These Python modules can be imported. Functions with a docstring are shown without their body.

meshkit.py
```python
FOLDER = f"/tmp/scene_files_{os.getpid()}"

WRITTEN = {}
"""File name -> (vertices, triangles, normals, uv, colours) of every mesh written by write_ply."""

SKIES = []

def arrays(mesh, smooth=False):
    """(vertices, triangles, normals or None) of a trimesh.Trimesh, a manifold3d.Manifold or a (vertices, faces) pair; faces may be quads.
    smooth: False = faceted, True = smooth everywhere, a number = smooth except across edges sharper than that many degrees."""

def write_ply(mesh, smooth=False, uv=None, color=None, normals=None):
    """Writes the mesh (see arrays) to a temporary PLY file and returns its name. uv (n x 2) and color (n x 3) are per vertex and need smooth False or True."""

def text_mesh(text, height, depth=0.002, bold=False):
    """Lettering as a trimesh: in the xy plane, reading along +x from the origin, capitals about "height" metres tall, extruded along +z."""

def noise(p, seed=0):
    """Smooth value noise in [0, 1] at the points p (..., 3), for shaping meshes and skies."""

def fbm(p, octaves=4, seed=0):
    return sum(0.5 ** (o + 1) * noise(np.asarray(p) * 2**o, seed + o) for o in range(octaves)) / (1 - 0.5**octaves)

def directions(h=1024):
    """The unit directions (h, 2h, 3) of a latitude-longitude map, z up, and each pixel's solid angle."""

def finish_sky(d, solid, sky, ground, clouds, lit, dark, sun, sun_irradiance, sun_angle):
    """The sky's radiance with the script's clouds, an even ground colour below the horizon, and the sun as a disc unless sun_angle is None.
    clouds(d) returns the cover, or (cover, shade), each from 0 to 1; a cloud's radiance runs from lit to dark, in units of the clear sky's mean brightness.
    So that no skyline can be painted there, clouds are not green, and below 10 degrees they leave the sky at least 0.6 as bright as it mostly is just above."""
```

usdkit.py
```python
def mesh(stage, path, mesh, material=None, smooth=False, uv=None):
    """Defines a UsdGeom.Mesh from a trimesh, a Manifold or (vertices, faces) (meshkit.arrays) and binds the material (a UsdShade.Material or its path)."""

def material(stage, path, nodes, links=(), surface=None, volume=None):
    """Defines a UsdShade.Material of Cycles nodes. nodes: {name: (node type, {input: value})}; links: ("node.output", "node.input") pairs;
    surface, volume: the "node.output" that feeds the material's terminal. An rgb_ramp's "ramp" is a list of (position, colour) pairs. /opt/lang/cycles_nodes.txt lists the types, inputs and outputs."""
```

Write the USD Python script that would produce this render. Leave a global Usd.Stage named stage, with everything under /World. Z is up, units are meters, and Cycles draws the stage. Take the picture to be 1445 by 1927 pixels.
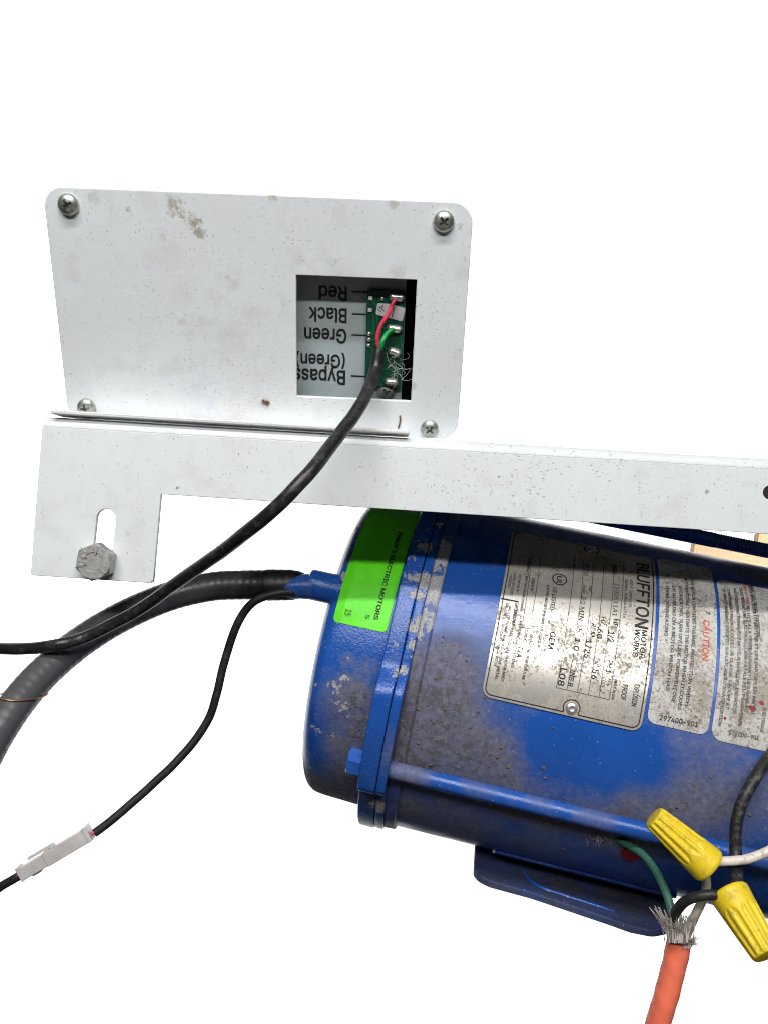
import math
import random

import manifold3d as m3
import meshkit
import numpy as np
import shapely.geometry as sg
import trimesh
import usdkit
from pxr import Gf, Sdf, Usd, UsdGeom, UsdLux, UsdShade, Vt

random.seed(4)
rng = np.random.default_rng(7)
stage = Usd.Stage.CreateInMemory()
UsdGeom.SetStageUpAxis(stage, 'Z')
UsdGeom.SetStageMetersPerUnit(stage, 1.0)
UsdGeom.Xform.Define(stage, '/World')
UsdGeom.Scope.Define(stage, '/World/Looks')

# ------------------------------------------------------------------ camera
Z0 = 1.0
F, CX, CY = 1622.0, 722.5, 963.5          # focal length and centre in photograph pixels
cam = UsdGeom.Camera.Define(stage, '/World/camera')
cam.CreateHorizontalApertureAttr(36.0)
cam.CreateVerticalApertureAttr(48.0)
cam.CreateFocalLengthAttr(36.0 * F / 1445)
cam.CreateClippingRangeAttr(Gf.Vec2f(0.01, 100))
cam.CreateExposureAttr(0.0)
cam.AddTranslateOp().Set(Gf.Vec3d(0, 0, Z0))
cam.AddRotateXOp().Set(90.0)

# ------------------------------------------------------------------ lamps
def rect_lamp(name, pos, target, w, h, intensity, color=(1, 1, 1)):
    pos, target = np.array(pos, float) + [0, 0, Z0], np.array(target, float) + [0, 0, Z0]
    z = pos - target; z /= np.linalg.norm(z)
    x = np.cross([0, 0, 1.0], z); x /= np.linalg.norm(x)
    y = np.cross(z, x)
    L = UsdLux.RectLight.Define(stage, '/World/' + name)
    L.CreateWidthAttr(w); L.CreateHeightAttr(h); L.CreateIntensityAttr(intensity); L.CreateColorAttr(Gf.Vec3f(*color))
    m = Gf.Matrix4d(*x, 0, *y, 0, *z, 0, *pos, 1)
    L.AddTransformOp().Set(m)

T = (0.0, 0.37, -0.04)
def strip(name, elev, dist, inten, w=1.3):
    e = math.radians(elev)
    rect_lamp(name, (T[0], T[1] - dist * math.cos(e), T[2] + dist * math.sin(e)), T, w, 0.028, inten, (1.0, 0.99, 0.965))
strip('ceiling_tube_lamp', 29.0, 1.5, 122)
strip('ceiling_tube_lamp_001', 48.5, 1.5, 150)
rect_lamp('floor_bounce_lamp', (0.15, -0.35, -0.95), (0, 0.36, -0.05), 1.6, 1.1, 0.13, (1.0, 0.9, 0.8))
rect_lamp('room_fill_lamp', (-0.9, -0.7, 0.25), (0, 0.36, 0.0), 0.9, 0.9, 0.05, (0.93, 0.97, 1.0))
for i, (sx) in enumerate((-1, 1)):
    rect_lamp('backdrop_lamp' + ('_001' if i else ''), (sx * 1.0, 1.0, 0.0), (sx * 0.95, 2.0, 0.0), 0.5, 2.8, 8.7)

# ------------------------------------------------------------------ materials
class Out(str):
    pass
class Ref:
    def __init__(s, k): s.__dict__['k'] = k
    def __getattr__(s, o): return Out(f'{s.k}.{o}')
class G:
    def __init__(s): s.nodes, s.links = {}, []
    def __call__(s, kind, **kw):
        k = f'n{len(s.nodes)}'; d = {}
        for a, v in kw.items():
            if isinstance(v, Out): s.links.append((str(v), f'{k}.{a}'))
            else: d[a] = v
        s.nodes[k] = (kind, d)
        return Ref(k)
    def math(s, op, a, b=0.0, c=None):
        kw = dict(math_type=op, value1=a, value2=b)
        if c is not None: kw['value3'] = c
        return s('math', **kw).value
    def mr(s, v, a, b, c=0.0, d=1.0):
        return s('map_range', value=v, from_min=a, from_max=b, to_min=c, to_max=d, clamp=True).result
    def mix(s, f, a, b):
        return s('mix_color', fac=f, a=a, b=b).result
    def noise(s, vec, scale, detail=3.0, rough=0.55):
        return s('noise_texture', vector=vec, scale=scale, detail=detail, roughness=rough).fac
    def map(s, vec, scale=(1, 1, 1), rot=(0, 0, 0), loc=(0, 0, 0)):
        return s('mapping', vector=vec, scale=scale, rotation=rot, location=loc).vector
    def blob(s, pos, c, r, soft=0.5):
        d = s('vector_math', math_type='distance', vector1=pos, vector2=tuple(float(x) for x in c)).value
        return s.mr(d, r * (1 - soft), r * (1 + soft), 1.0, 0.0)
    def attr(s, n): return s('attribute', attribute=n).fac
    def done(s, name, **kw):
        p = s('principled_bsdf', **kw)
        return usdkit.material(stage, '/World/Looks/' + name, s.nodes, s.links, surface=f'{p.k}.BSDF')

def c8(r, g, b):
    return tuple((x / 12.92 if x <= 0.04045 else ((x + 0.055) / 1.055) ** 2.4) for x in (r / 255, g / 255, b / 255))

def simple(name, col, rough=0.5, metal=0.0, bump=0.0, bscale=600, vary=0.12, **kw):
    g = G(); pos = g('geometry').position
    n = g.noise(pos, 180, 4)
    col = tuple(col)
    base = g.mix(g.mr(n, 0.3, 0.7), tuple(x * (1 - vary) for x in col), tuple(min(1, x * (1 + vary)) for x in col))
    a = dict(base_color=base, roughness=g.mr(n, 0.3, 0.7, rough * 0.85, min(1, rough * 1.15)), metallic=metal, **kw)
    if bump: a['normal'] = g('bump', height=g.noise(pos, bscale, 3), strength=bump, distance=0.001).normal
    return g.done(name, **a)

def px(u, v, d):
    return np.array([(u - CX) / F * d, d, (CY - v) / F * d + Z0])

def white_paint(name, blobs=(), scuffs=(), tone=(0.735, 0.785, 0.80), speck=0.36):
    g = G(); pos = g('geometry').position
    big = g.noise(pos, 22, 3)
    mid = g.noise(pos, 95, 5, 0.6)
    base = g.mix(g.mr(big, 0.35, 0.68), tone, (tone[0] * 0.965, tone[1] * 0.945, tone[2] * 0.95))
    grime = g.math('multiply', g.mr(mid, 0.49, 0.74), g.mr(g.noise(pos, 30, 2), 0.38, 0.6))
    base = g.mix(g.math('multiply', grime, 0.36), base, (0.50, 0.455, 0.41))
    # fine specks of dirt, lying in streaks
    for sc, rot, st, th, amt, col in ((620, -0.6, 0.5, 0.15, 0.9, (0.07, 0.06, 0.055)), (1300, -0.6, 0.5, 0.23, 0.5, (0.2, 0.18, 0.17)), (340, -0.5, 0.45, 0.085, 0.95, (0.05, 0.04, 0.03)), (900, 0.9, 0.45, 0.16, 0.6, (0.16, 0.13, 0.11))):
        vec = g.map(pos, (1, 1, st), (0, rot, 0))
        v = g('voronoi_texture', vector=vec, scale=sc, randomness=1.0)
        dot = g.mr(v.distance, th * 0.45, th, 1.0, 0.0)
        some = g.math('multiply', g.mr(g.noise(pos, sc * 0.16, 2), 0.45, 0.6), g.mr(g.noise(pos, 36, 3, 0.6), 0.36, 0.62, 0.15, 1.0))
        base = g.mix(g.math('multiply', g.math('multiply', dot, some), amt), base, col)
    # hairline scratches
    w = g.map(pos, (1, 1, 0.06), (0, -0.9, 0))
    sct = g.mr(g.noise(w, 700, 1), 0.735, 0.78)
    base = g.mix(g.math('multiply', g.math('multiply', sct, g.mr(mid, 0.48, 0.6)), 0.45), base, (0.42, 0.40, 0.38))
    hi = g.noise(g.map(pos, (1, 1, 0.5), (0, -0.6, 0)), 1500, 4, 0.75)
    wob = g.noise(pos, 330, 4, 0.7)
    for cpt, r, col, amt in blobs:
        d = g('vector_math', math_type='distance', vector1=pos, vector2=tuple(float(x) for x in cpt)).value
        d = g.math('add', d, g.math('multiply', g.math('subtract', wob, 0.5), r * 3.6))
        b = g.mr(d, r * 0.2, r * 1.25, 1.0, 0.0)
        f = g.mr(g.math('add', b, g.math('multiply', hi, 1.5)), 1.0, 1.85)
        base = g.mix(g.math('multiply', f, amt), base, col)
    for cpt, r, col, amt in scuffs:          # broken patches of small pits
        b = g.blob(pos, cpt, r, 0.9)
        v = g('voronoi_texture', vector=g.map(pos, (0.5, 1, 1), (0, 0.25, 0)), scale=780, randomness=1.0).distance
        v = g.math('add', v, g.math('multiply', g.math('subtract', hi, 0.5), 0.35))
        f = g.math('multiply', b, g.math('multiply', g.mr(v, 0.12, 0.3, 1.0, 0.0), g.mr(g.noise(pos, 300, 3), 0.45, 0.6)))
        base = g.mix(g.math('multiply', f, amt), base, col)
    bump = g('bump', height=g.noise(pos, 900, 2), strength=0.08, distance=0.0004).normal
    return g.done(name, base_color=base, roughness=g.mr(mid, 0.3, 0.7, 0.3, 0.5), normal=bump, specular_ior_level=0.45)

def blue_paint(name, blue=(0.0145, 0.092, 0.41), bump=0.3, bs=420, d1=(0.13, 0.113, 0.11), d2=(0.215, 0.195, 0.18)):
    """Blue enamel; the mesh carries 'dust' and 'chip' values per vertex, where the motor is dusty or flaked."""
    g = G(); pos = g('geometry').position
    dust, chip = g.attr('dust'), g.attr('chip')
    n1 = g.noise(pos, 60, 6, 0.65); n2 = g.noise(pos, 420, 4, 0.7); n3 = g.noise(pos, 1500, 2, 0.6)
    base = g.mix(g.mr(n1, 0.3, 0.7), tuple(x * 0.88 for x in blue), tuple(x * 1.12 for x in blue))
    film = g.math('add', dust, g.math('add', g.math('multiply', g.math('subtract', n1, 0.5), 0.9), g.math('multiply', g.math('subtract', n2, 0.5), 0.32)))
    film = g.mr(film, 0.08, 0.78)
    dcol = g.mix(g.mr(n2, 0.38, 0.64), d1, d2)
    base = g.mix(g.math('multiply', film, 0.78), base, dcol)
    # clots of dirt
    clot = g.mr(g.math('add', g.math('multiply', dust, 0.32), g.noise(pos, 300, 5, 0.72)), 0.81, 0.90)
    base = g.mix(g.math('multiply', clot, 0.6), base, (0.075, 0.062, 0.05))
    # sand-coloured grains
    v = g('voronoi_texture', vector=pos, scale=360, randomness=1.0).distance
    gr = g.math('multiply', g.mr(v, 0.07, 0.14, 1.0, 0.0), g.mr(g.noise(pos, 140, 2), 0.46, 0.56))
    base = g.mix(g.math('multiply', gr, 0.7), base, (0.42, 0.35, 0.25))
    # flaked paint: pale primer and bare metal
    ch = g.math('add', chip, g.math('add', g.math('multiply', g.math('subtract', g.noise(pos, 170, 5, 0.7), 0.5), 1.7), g.math('multiply', g.math('subtract', n2, 0.5), 0.5)))
    ch = g.mr(ch, 0.56, 0.62)
    ccol = g.mix(g.mr(n3, 0.35, 0.65), (0.25, 0.25, 0.26), (0.52, 0.52, 0.53))
    base = g.mix(ch, base, ccol)
    h = g.math('add', g.math('multiply', n3, 0.3), g.math('subtract', g.math('add', g.math('multiply', clot, 0.6), g.math('multiply', g.noise(pos, bs, 2), 0.6)), g.math('multiply', ch, 0.35)))
    nb = g('bump', height=h, strength=bump, distance=0.0006).normal
    rough = g.mr(g.math('add', film, g.math('add', clot, ch)), 0.0, 0.9, 0.27, 0.75)
    return g.done(name, base_color=base, roughness=rough, normal=nb, specular_ior_level=0.5)

def label_face(name, tone, metal, rough, dirt=1.0):
    g = G(); pos = g('geometry').position
    n1 = g.noise(pos, 55, 4, 0.6); n2 = g.noise(pos, 900, 5, 0.75); n3 = g.noise(pos, 330, 5, 0.7)
    base = g.mix(g.mr(n1, 0.3, 0.7), tone, tuple(x * 0.88 for x in tone))
    f = g.math('add', g.math('multiply', n2, 0.7), g.math('multiply', n1, 0.75))
    k1 = g.mr(f, 0.76 - 0.05 * dirt, 0.88 - 0.04 * dirt)
    base = g.mix(g.math('multiply', k1, 0.6), base, (0.24, 0.175, 0.115))
    k2 = g.mr(g.math('add', g.math('multiply', n2, 0.6), g.math('multiply', n3, 0.55)), 0.66 - 0.035 * dirt, 0.71 - 0.03 * dirt)
    base = g.mix(g.math('multiply', k2, 0.7), base, (0.10, 0.075, 0.055))
    wv = g.map(pos, (1, 1, 0.1), (0, 0.9, 0))
    sc = g.mr(g.noise(wv, 1500, 1), 0.66, 0.72)
    base = g.mix(g.math('multiply', sc, 0.25), base, (0.75, 0.74, 0.72))
    dd = g.math('maximum', k1, k2)
    return g.done(name, base_color=base, metallic=g.math('multiply', g.math('subtract', 1.0, dd), metal), roughness=g.mr(dd, 0, 1, rough, 0.8))

def worn_metal(name, col, rough=0.35, rust=0.0):
    g = G(); pos = g('geometry').position
    n = g.noise(pos, 700, 5, 0.65)
    base = g.mix(g.mr(n, 0.35, 0.65), tuple(x * 0.8 for x in col), col)
    r = g.mr(g.noise(pos, 330, 4, 0.7), 0.56, 0.68)
    base = g.mix(g.math('multiply', r, rust), base, (0.14, 0.095, 0.06))
    b = g('bump', height=n, strength=0.25, distance=0.0003).normal
    return g.done(name, base_color=base, metallic=g.math('multiply', 0.8, g.math('subtract', 1.0, g.math('multiply', r, rust))), roughness=g.mr(n, 0.3, 0.7, rough, rough + 0.18), normal=b)

def dirty_rubber(name, col, dust, amt, rough=0.5, scale=300, specular=0.5):
    g = G(); pos = g('geometry').position
    n = g.noise(pos, scale, 5, 0.7)
    f = g.mr(n, 0.5, 0.72)
    base = g.mix(g.math('multiply', f, amt), col, dust)
    return g.done(name, base_color=base, roughness=g.mr(f, 0, 1, rough, min(1, rough + 0.25)), specular_ior_level=specular,
                  normal=g('bump', height=g.noise(pos, 900, 3), strength=0.12, distance=0.0004).normal)

SM = (0.36, 0.31, 0.24)
BR, TAN = (0.27, 0.22, 0.155), (0.45, 0.40, 0.33)
M_black = simple('black_ink', (0.012, 0.012, 0.013), 0.6)
M_blackmetal = simple('dark_hole', (0.008, 0.008, 0.009), 0.7)
M_screw = worn_metal('zinc_screw', (0.56, 0.57, 0.54), 0.28, 0.35)
M_bolt = worn_metal('galvanised_bolt', (0.52, 0.52, 0.51), 0.45, 0.5)
M_solder = worn_metal('solder', (0.72, 0.71, 0.68), 0.16, 0.25)
M_copper = worn_metal('copper', (0.72, 0.33, 0.17), 0.3, 0.1)
M_rivet = worn_metal('aluminium', (0.74, 0.74, 0.73), 0.25, 0.2)
M_backdrop = simple('backdrop_white', (0.9, 0.9, 0.9), 0.9, vary=0.0)
M_blue = blue_paint('blue_enamel')
M_bluegrease_shade = blue_paint('blue_enamel_grease_shade', d1=(0.022, 0.022, 0.028), d2=(0.06, 0.05, 0.04))  # greasy film kept near black, with the shade under the motor painted in
M_bluecast = blue_paint('blue_enamel_cast', bump=0.55, bs=800)
M_cable = dirty_rubber('cable_black', (0.016, 0.016, 0.017), (0.11, 0.105, 0.10), 0.5, 0.34)
M_lead = dirty_rubber('lead_black', (0.014, 0.014, 0.015), (0.075, 0.07, 0.065), 0.45, 0.5)
def conduit_mat():
    g = G(); pos = g('geometry').position; n = g.noise(pos, 200, 5, 0.7)
    base = g.mix(g.math('multiply', g.mr(n, 0.5, 0.72), 0.3), (0.082, 0.086, 0.094), (0.11, 0.105, 0.1))
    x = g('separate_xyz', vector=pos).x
    shade_fade = g.mr(g.math('add', x, g.math('multiply', g.math('subtract', g.noise(pos, 60, 3), 0.5), 0.035)), px(360, 0, 0.398)[0].item(), px(470, 0, 0.4)[0].item())  # jacket blackens towards the motor: shade put into the colour
    base = g.mix(shade_fade, base, (0.009, 0.009, 0.010))
    return g.done('conduit_grey', base_color=base, roughness=g.mr(n, 0.4, 0.7, 0.3, 0.5), normal=g('bump', height=g.noise(pos, 500, 3), strength=0.15, distance=0.0004).normal)
M_conduit = conduit_mat()
M_shade_sleeve = dirty_rubber('shade_sleeve', (0.006, 0.006, 0.007), (0.02, 0.02, 0.02), 0.4, 0.42)
M_red = simple('red_insulation', c8(232, 62, 92), 0.35)
M_green = simple('green_insulation', c8(22, 150, 72), 0.35)
M_teal = dirty_rubber('green_wire', c8(62, 120, 100), c8(120, 150, 138), 0.35, 0.42)
M_white_wire = dirty_rubber('white_wire', c8(226, 214, 204), (0.16, 0.12, 0.1), 0.8, 0.45, 380)
M_cream_wire = dirty_rubber('cream_wire', c8(186, 184, 166), (0.2, 0.19, 0.15), 0.5, 0.5)
M_orange = dirty_rubber('orange_jacket', c8(252, 124, 94), (0.45, 0.16, 0.11), 0.5, 0.5, 260)
M_yellow = dirty_rubber('yellow_plastic', c8(236, 206, 36), (0.36, 0.26, 0.06), 0.75, 0.45, 340)
M_fibre = simple('grey_fibre', (0.50, 0.46, 0.43), 0.9)
M_nylon = simple('white_nylon', (0.66, 0.63, 0.63), 0.3, subsurface_weight=0.15, subsurface_scale=0.001, vary=0.1)
M_panel = simple('grey_green_card', (0.42, 0.485, 0.50), 0.35, vary=0.08)
M_pcb = simple('circuit_board_green', (0.006, 0.075, 0.040), 0.3, vary=0.25, bump=0.2, bscale=900)
M_tag = simple('paper_tag', (0.66, 0.64, 0.67), 0.6)
M_boxin = simple('box_inside', (0.02, 0.021, 0.023), 0.6)  # near black, so the shadow in the window gap is in the colour
M_plate = label_face('nameplate_metal', (0.62, 0.59, 0.545), 0.5, 0.3, 0.9)
M_sticker1 = label_face('caution_label_paper', (0.60, 0.595, 0.58), 0.0, 0.42, 1.25)
M_caution = simple('orange_red_ink', (0.66, 0.10, 0.03), 0.6)
M_redpaint = simple('dark_red_paint', (0.25, 0.012, 0.025), 0.5)
M_neon = simple('lime_sticker', (0.12, 0.82, 0.006), 0.5, vary=0.07, bump=0.35, bscale=130)
M_greyink = simple('grey_ink', (0.05, 0.05, 0.05), 0.6)
M_board = simple('tan_board', (0.40, 0.26, 0.15), 0.8, vary=0.2)
M_debris = simple('dry_debris', (0.16, 0.09, 0.045), 0.8)

# ------------------------------------------------------------------ prim helpers
used = {}
def numbered(parent, name):
    k = (parent, name); n = used.get(k, 0); used[k] = n + 1
    return name if n == 0 else f'{name}_{n:03d}'
def tag(p, label=None, cat=None, group=None, kind=None):
    for k, v in (('label', label), ('category', cat), ('group', group), ('kind', kind)):
        if v: p.SetCustomDataByKey(k, v)
    return p
base_of = {}
def thing(name, base, label, cat, group=None):
    path = '/World/' + numbered('/World', name)
    x = UsdGeom.Xform.Define(stage, path); base = np.asarray(base, float)
    x.AddTranslateOp().Set(Gf.Vec3d(*base)); base_of[path] = base
    tag(x.GetPrim(), label, cat, group)
    return path
def tm(mesh):
    if isinstance(mesh, m3.Manifold):
        q = mesh.to_mesh(); return trimesh.Trimesh(q.vert_properties[:, :3], q.tri_verts, process=False)
    if isinstance(mesh, tuple):
        v, f = np.asarray(mesh[0], float), np.asarray(mesh[1])
        if f.shape[1] == 4: f = np.vstack([f[:, [0, 1, 2]], f[:, [0, 2, 3]]])
        return trimesh.Trimesh(v, f, process=False)
    return mesh
def part(parent, name, mesh, mat, smooth=30, label=None, cat=None, kind=None, group=None, vars_=None):
    par = parent or '/World'
    path = par + '/' + numbered(par, name)
    b = base_of.get(par, np.zeros(3)); base_of[path] = b
    mesh = tm(mesh)
    mesh = trimesh.Trimesh(np.asarray(mesh.vertices) - b, mesh.faces, process=False)
    m = usdkit.mesh(stage, path, mesh, mat, smooth=smooth)
    if vars_:
        for k, arr in vars_.items():
            UsdGeom.PrimvarsAPI(m).CreatePrimvar(k, Sdf.ValueTypeNames.FloatArray, 'vertex').Set(Vt.FloatArray.FromNumpy(np.asarray(arr, np.float32)))
    tag(m.GetPrim(), label, cat, group, kind)
    return path
def join(*ms):
    return trimesh.util.concatenate([tm(m) for m in ms])

def spline(pts, n=120):
    p = np.asarray(pts, float)
    p = np.vstack([2 * p[0] - p[1], p, 2 * p[-1] - p[-2]])
    out = []
    m = max(2, n // (len(p) - 3))
    for i in range(len(p) - 3):
        a, b, c, d = p[i:i + 4]
        t = np.linspace(0, 1, m, endpoint=(i == len(p) - 4))[:, None]
        out.append(0.5 * (2 * b + (c - a) * t + (2 * a - 5 * b + 4 * c - d) * t**2 + (3 * b - 3 * c + d - a) * t**3))
    return np.vstack(out)
def path_px(pts, n=120):
    return spline([px(*q) for q in pts], n)
def tube(p, r, sides=18, cap=True, wob=None):
    p = np.asarray(p, float); n = len(p)
    r = np.broadcast_to(np.asarray(r, float), (n,)).copy()
    t = np.gradient(p, axis=0); t /= np.linalg.norm(t, axis=1, keepdims=True)
    ref = np.array([0, 0, 1.0]) if abs(t[0] @ [0, 0, 1]) < 0.9 else np.array([1.0, 0, 0])
    a = np.cross(t[0], ref); a /= np.linalg.norm(a); A_ = [a]
    for i in range(1, n):
        a = A_[-1] - t[i] * (A_[-1] @ t[i]); A_.append(a / np.linalg.norm(a))
    A_ = np.array(A_); B_ = np.cross(t, A_)
    th = np.arange(sides) * 2 * np.pi / sides
    rr = r[:, None] * np.ones(sides)[None]
    if wob is not None: rr = rr + wob(np.arange(n)[:, None], th[None])
    v = p[:, None] + rr[..., None] * (np.cos(th)[None, :, None] * A_[:, None] + np.sin(th)[None, :, None] * B_[:, None])
    i, j = np.meshgrid(np.arange(n - 1), np.arange(sides), indexing='ij')
    q = np.stack([i * sides + j, i * sides + (j + 1) % sides, (i + 1) * sides + (j + 1) % sides, (i + 1) * sides + j], -1).reshape(-1, 4)
    v = v.reshape(-1, 3); f = np.vstack([q[:, [0, 1, 2]], q[:, [0, 2, 3]]])
    if cap:
        k = len(v); v = np.vstack([v, p[:1], p[-1:]])
        j = np.arange(sides)
        f = np.vstack([f, np.stack([np.full(sides, k), (j + 1) % sides, j], 1), np.stack([np.full(sides, k + 1), (n - 1) * sides + j, (n - 1) * sides + (j + 1) % sides], 1)])
    return trimesh.Trimesh(v, f, process=False)
def frame_map(mesh, o, x, y, z):
    mesh = tm(mesh).copy()
    v = np.asarray(mesh.vertices)
    mesh.vertices = np.asarray(o) + v[:, :1] * np.asarray(x) + v[:, 1:2] * np.asarray(y) + v[:, 2:3] * np.asarray(z)
    if np.dot(np.cross(x, y), z) < 0: mesh.invert()
    return mesh
def mitre(loop, d):
    """Each point of a closed loop moved inwards by d (outer loops anticlockwise, holes clockwise)."""
    p = np.asarray(loop); e1 = p - np.roll(p, 1, 0); e2 = np.roll(p, -1, 0) - p
    e1 /= np.linalg.norm(e1, axis=1, keepdims=True); e2 /= np.linalg.norm(e2, axis=1, keepdims=True)
    n1 = np.stack([-e1[:, 1], e1[:, 0]], 1); n2 = np.stack([-e2[:, 1], e2[:, 0]], 1)
    k = n1 + n2; k /= (1 + (n1 * n2).sum(1, keepdims=True))
    return p + k * d
def sheet(poly, t, bev=0.0004):
    """A plate from z=-t to z=0 with its edges rounded over."""
    poly = sg.polygon.orient(poly)
    loops = [np.array(poly.exterior.coords)[:-1]] + [np.array(h.coords)[:-1] for h in poly.interiors]
    prof = [(bev * (1 - math.sin(a)), -bev * (1 - math.cos(a))) for a in np.linspace(0, math.pi / 2, 4)] + [(0, -t)]
    V, Fc, off = [], [], 0
    inner = sg.Polygon(mitre(loops[0], bev), [mitre(l, bev) for l in loops[1:]])
    for l in loops:
        n = len(l)
        for d, z in prof: V.append(np.column_stack([mitre(l, d), np.full(n, z)]))
        for k in range(len(prof) - 1):
            a = off + k * n + np.arange(n); b = off + k * n + (np.arange(n) + 1) % n
            Fc.append(np.stack([a, a + n, b + n], 1)); Fc.append(np.stack([a, b + n, b], 1))
        off += n * len(prof)
    side = trimesh.Trimesh(np.vstack(V), np.vstack(Fc), process=False)
    cv, cf = trimesh.creation.triangulate_polygon(inner, engine='earcut')
    cap = trimesh.Trimesh(np.column_stack([cv, np.zeros(len(cv))]), cf, process=False)
    bv, bf = trimesh.creation.triangulate_polygon(poly, engine='earcut')
    back = trimesh.Trimesh(np.column_stack([bv, np.full(len(bv), -t)]), bf, process=False)
    if cap.face_normals[0, 2] < 0: cap.invert()
    if back.face_normals[0, 2] > 0: back.invert()
    m = trimesh.util.concatenate([side, cap, back]); m.merge_vertices(digits_vertex=7)
    return m
def rrect(x0, y0, x1, y1, r):
    return sg.box(x0 + r, y0 + r, x1 - r, y1 - r).buffer(r, quad_segs=10)
def rbox(sx, sy, sz, r=0.0004):
    ss = [m3.Manifold.sphere(r, 12).translate((i * (sx / 2 - r), j * (sy / 2 - r), k * (sz / 2 - r))) for i in (-1, 1) for j in (-1, 1) for k in (-1, 1)]
    return tm(m3.Manifold.batch_hull(ss))
def revolve(prof, n=48):
    pl_ = sg.polygon.orient(sg.Polygon(prof))
    return m3.Manifold.revolve(m3.CrossSection([np.array(pl_.exterior.coords)[:-1]]), n)
def norm(x): return np.asarray(x, float) / np.linalg.norm(x)

# ================================================================== backdrop
bd = trimesh.creation.box([4.4, 0.02, 3.4]); bd.apply_translation([0, 2.0, Z0])
part(None, 'backdrop', bd, M_backdrop, False, 'plain white studio backdrop behind everything', None, 'structure')

# ================================================================== the white bracket
DB = 0.345
ang = math.atan(0.0587)
BX, BZ, BY = np.array([math.cos(ang), 0, -math.sin(ang)]), np.array([math.sin(ang), 0, math.cos(ang)]), np.array([0, -1.0, 0])
BO = px(80, 782, DB)
def bpx(u, v):
    q = px(u, v, DB) - BO
    return (q @ BX, q @ BZ)
scale_b = DB / F
top_cut = -0.0042
outer = [bpx(57, 1083), bpx(288, 1098), bpx(303, 930), (bpx(1443, 1005)[0], bpx(1443, 1005)[1]), (0.40, bpx(1443, 1005)[1] - 0.002), (0.40, top_cut), (bpx(79, 800)[0], top_cut)]
pg = sg.Polygon(outer).buffer(-0.0012).buffer(0.0012, quad_segs=5)
sa, sb_ = np.array(bpx(200, 976)), np.array(bpx(191, 1058))
slot = sg.LineString([sa, sb_]).buffer(18.2 * scale_b, quad_segs=10)
hole = sg.Point(bpx(1449, 927)).buffer(13 * scale_b, quad_segs=8)
pg = pg.difference(slot).difference(hole)
front = frame_map(sheet(pg, 0.0023, 0.00035), BO, BX, BZ, BY)
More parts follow.
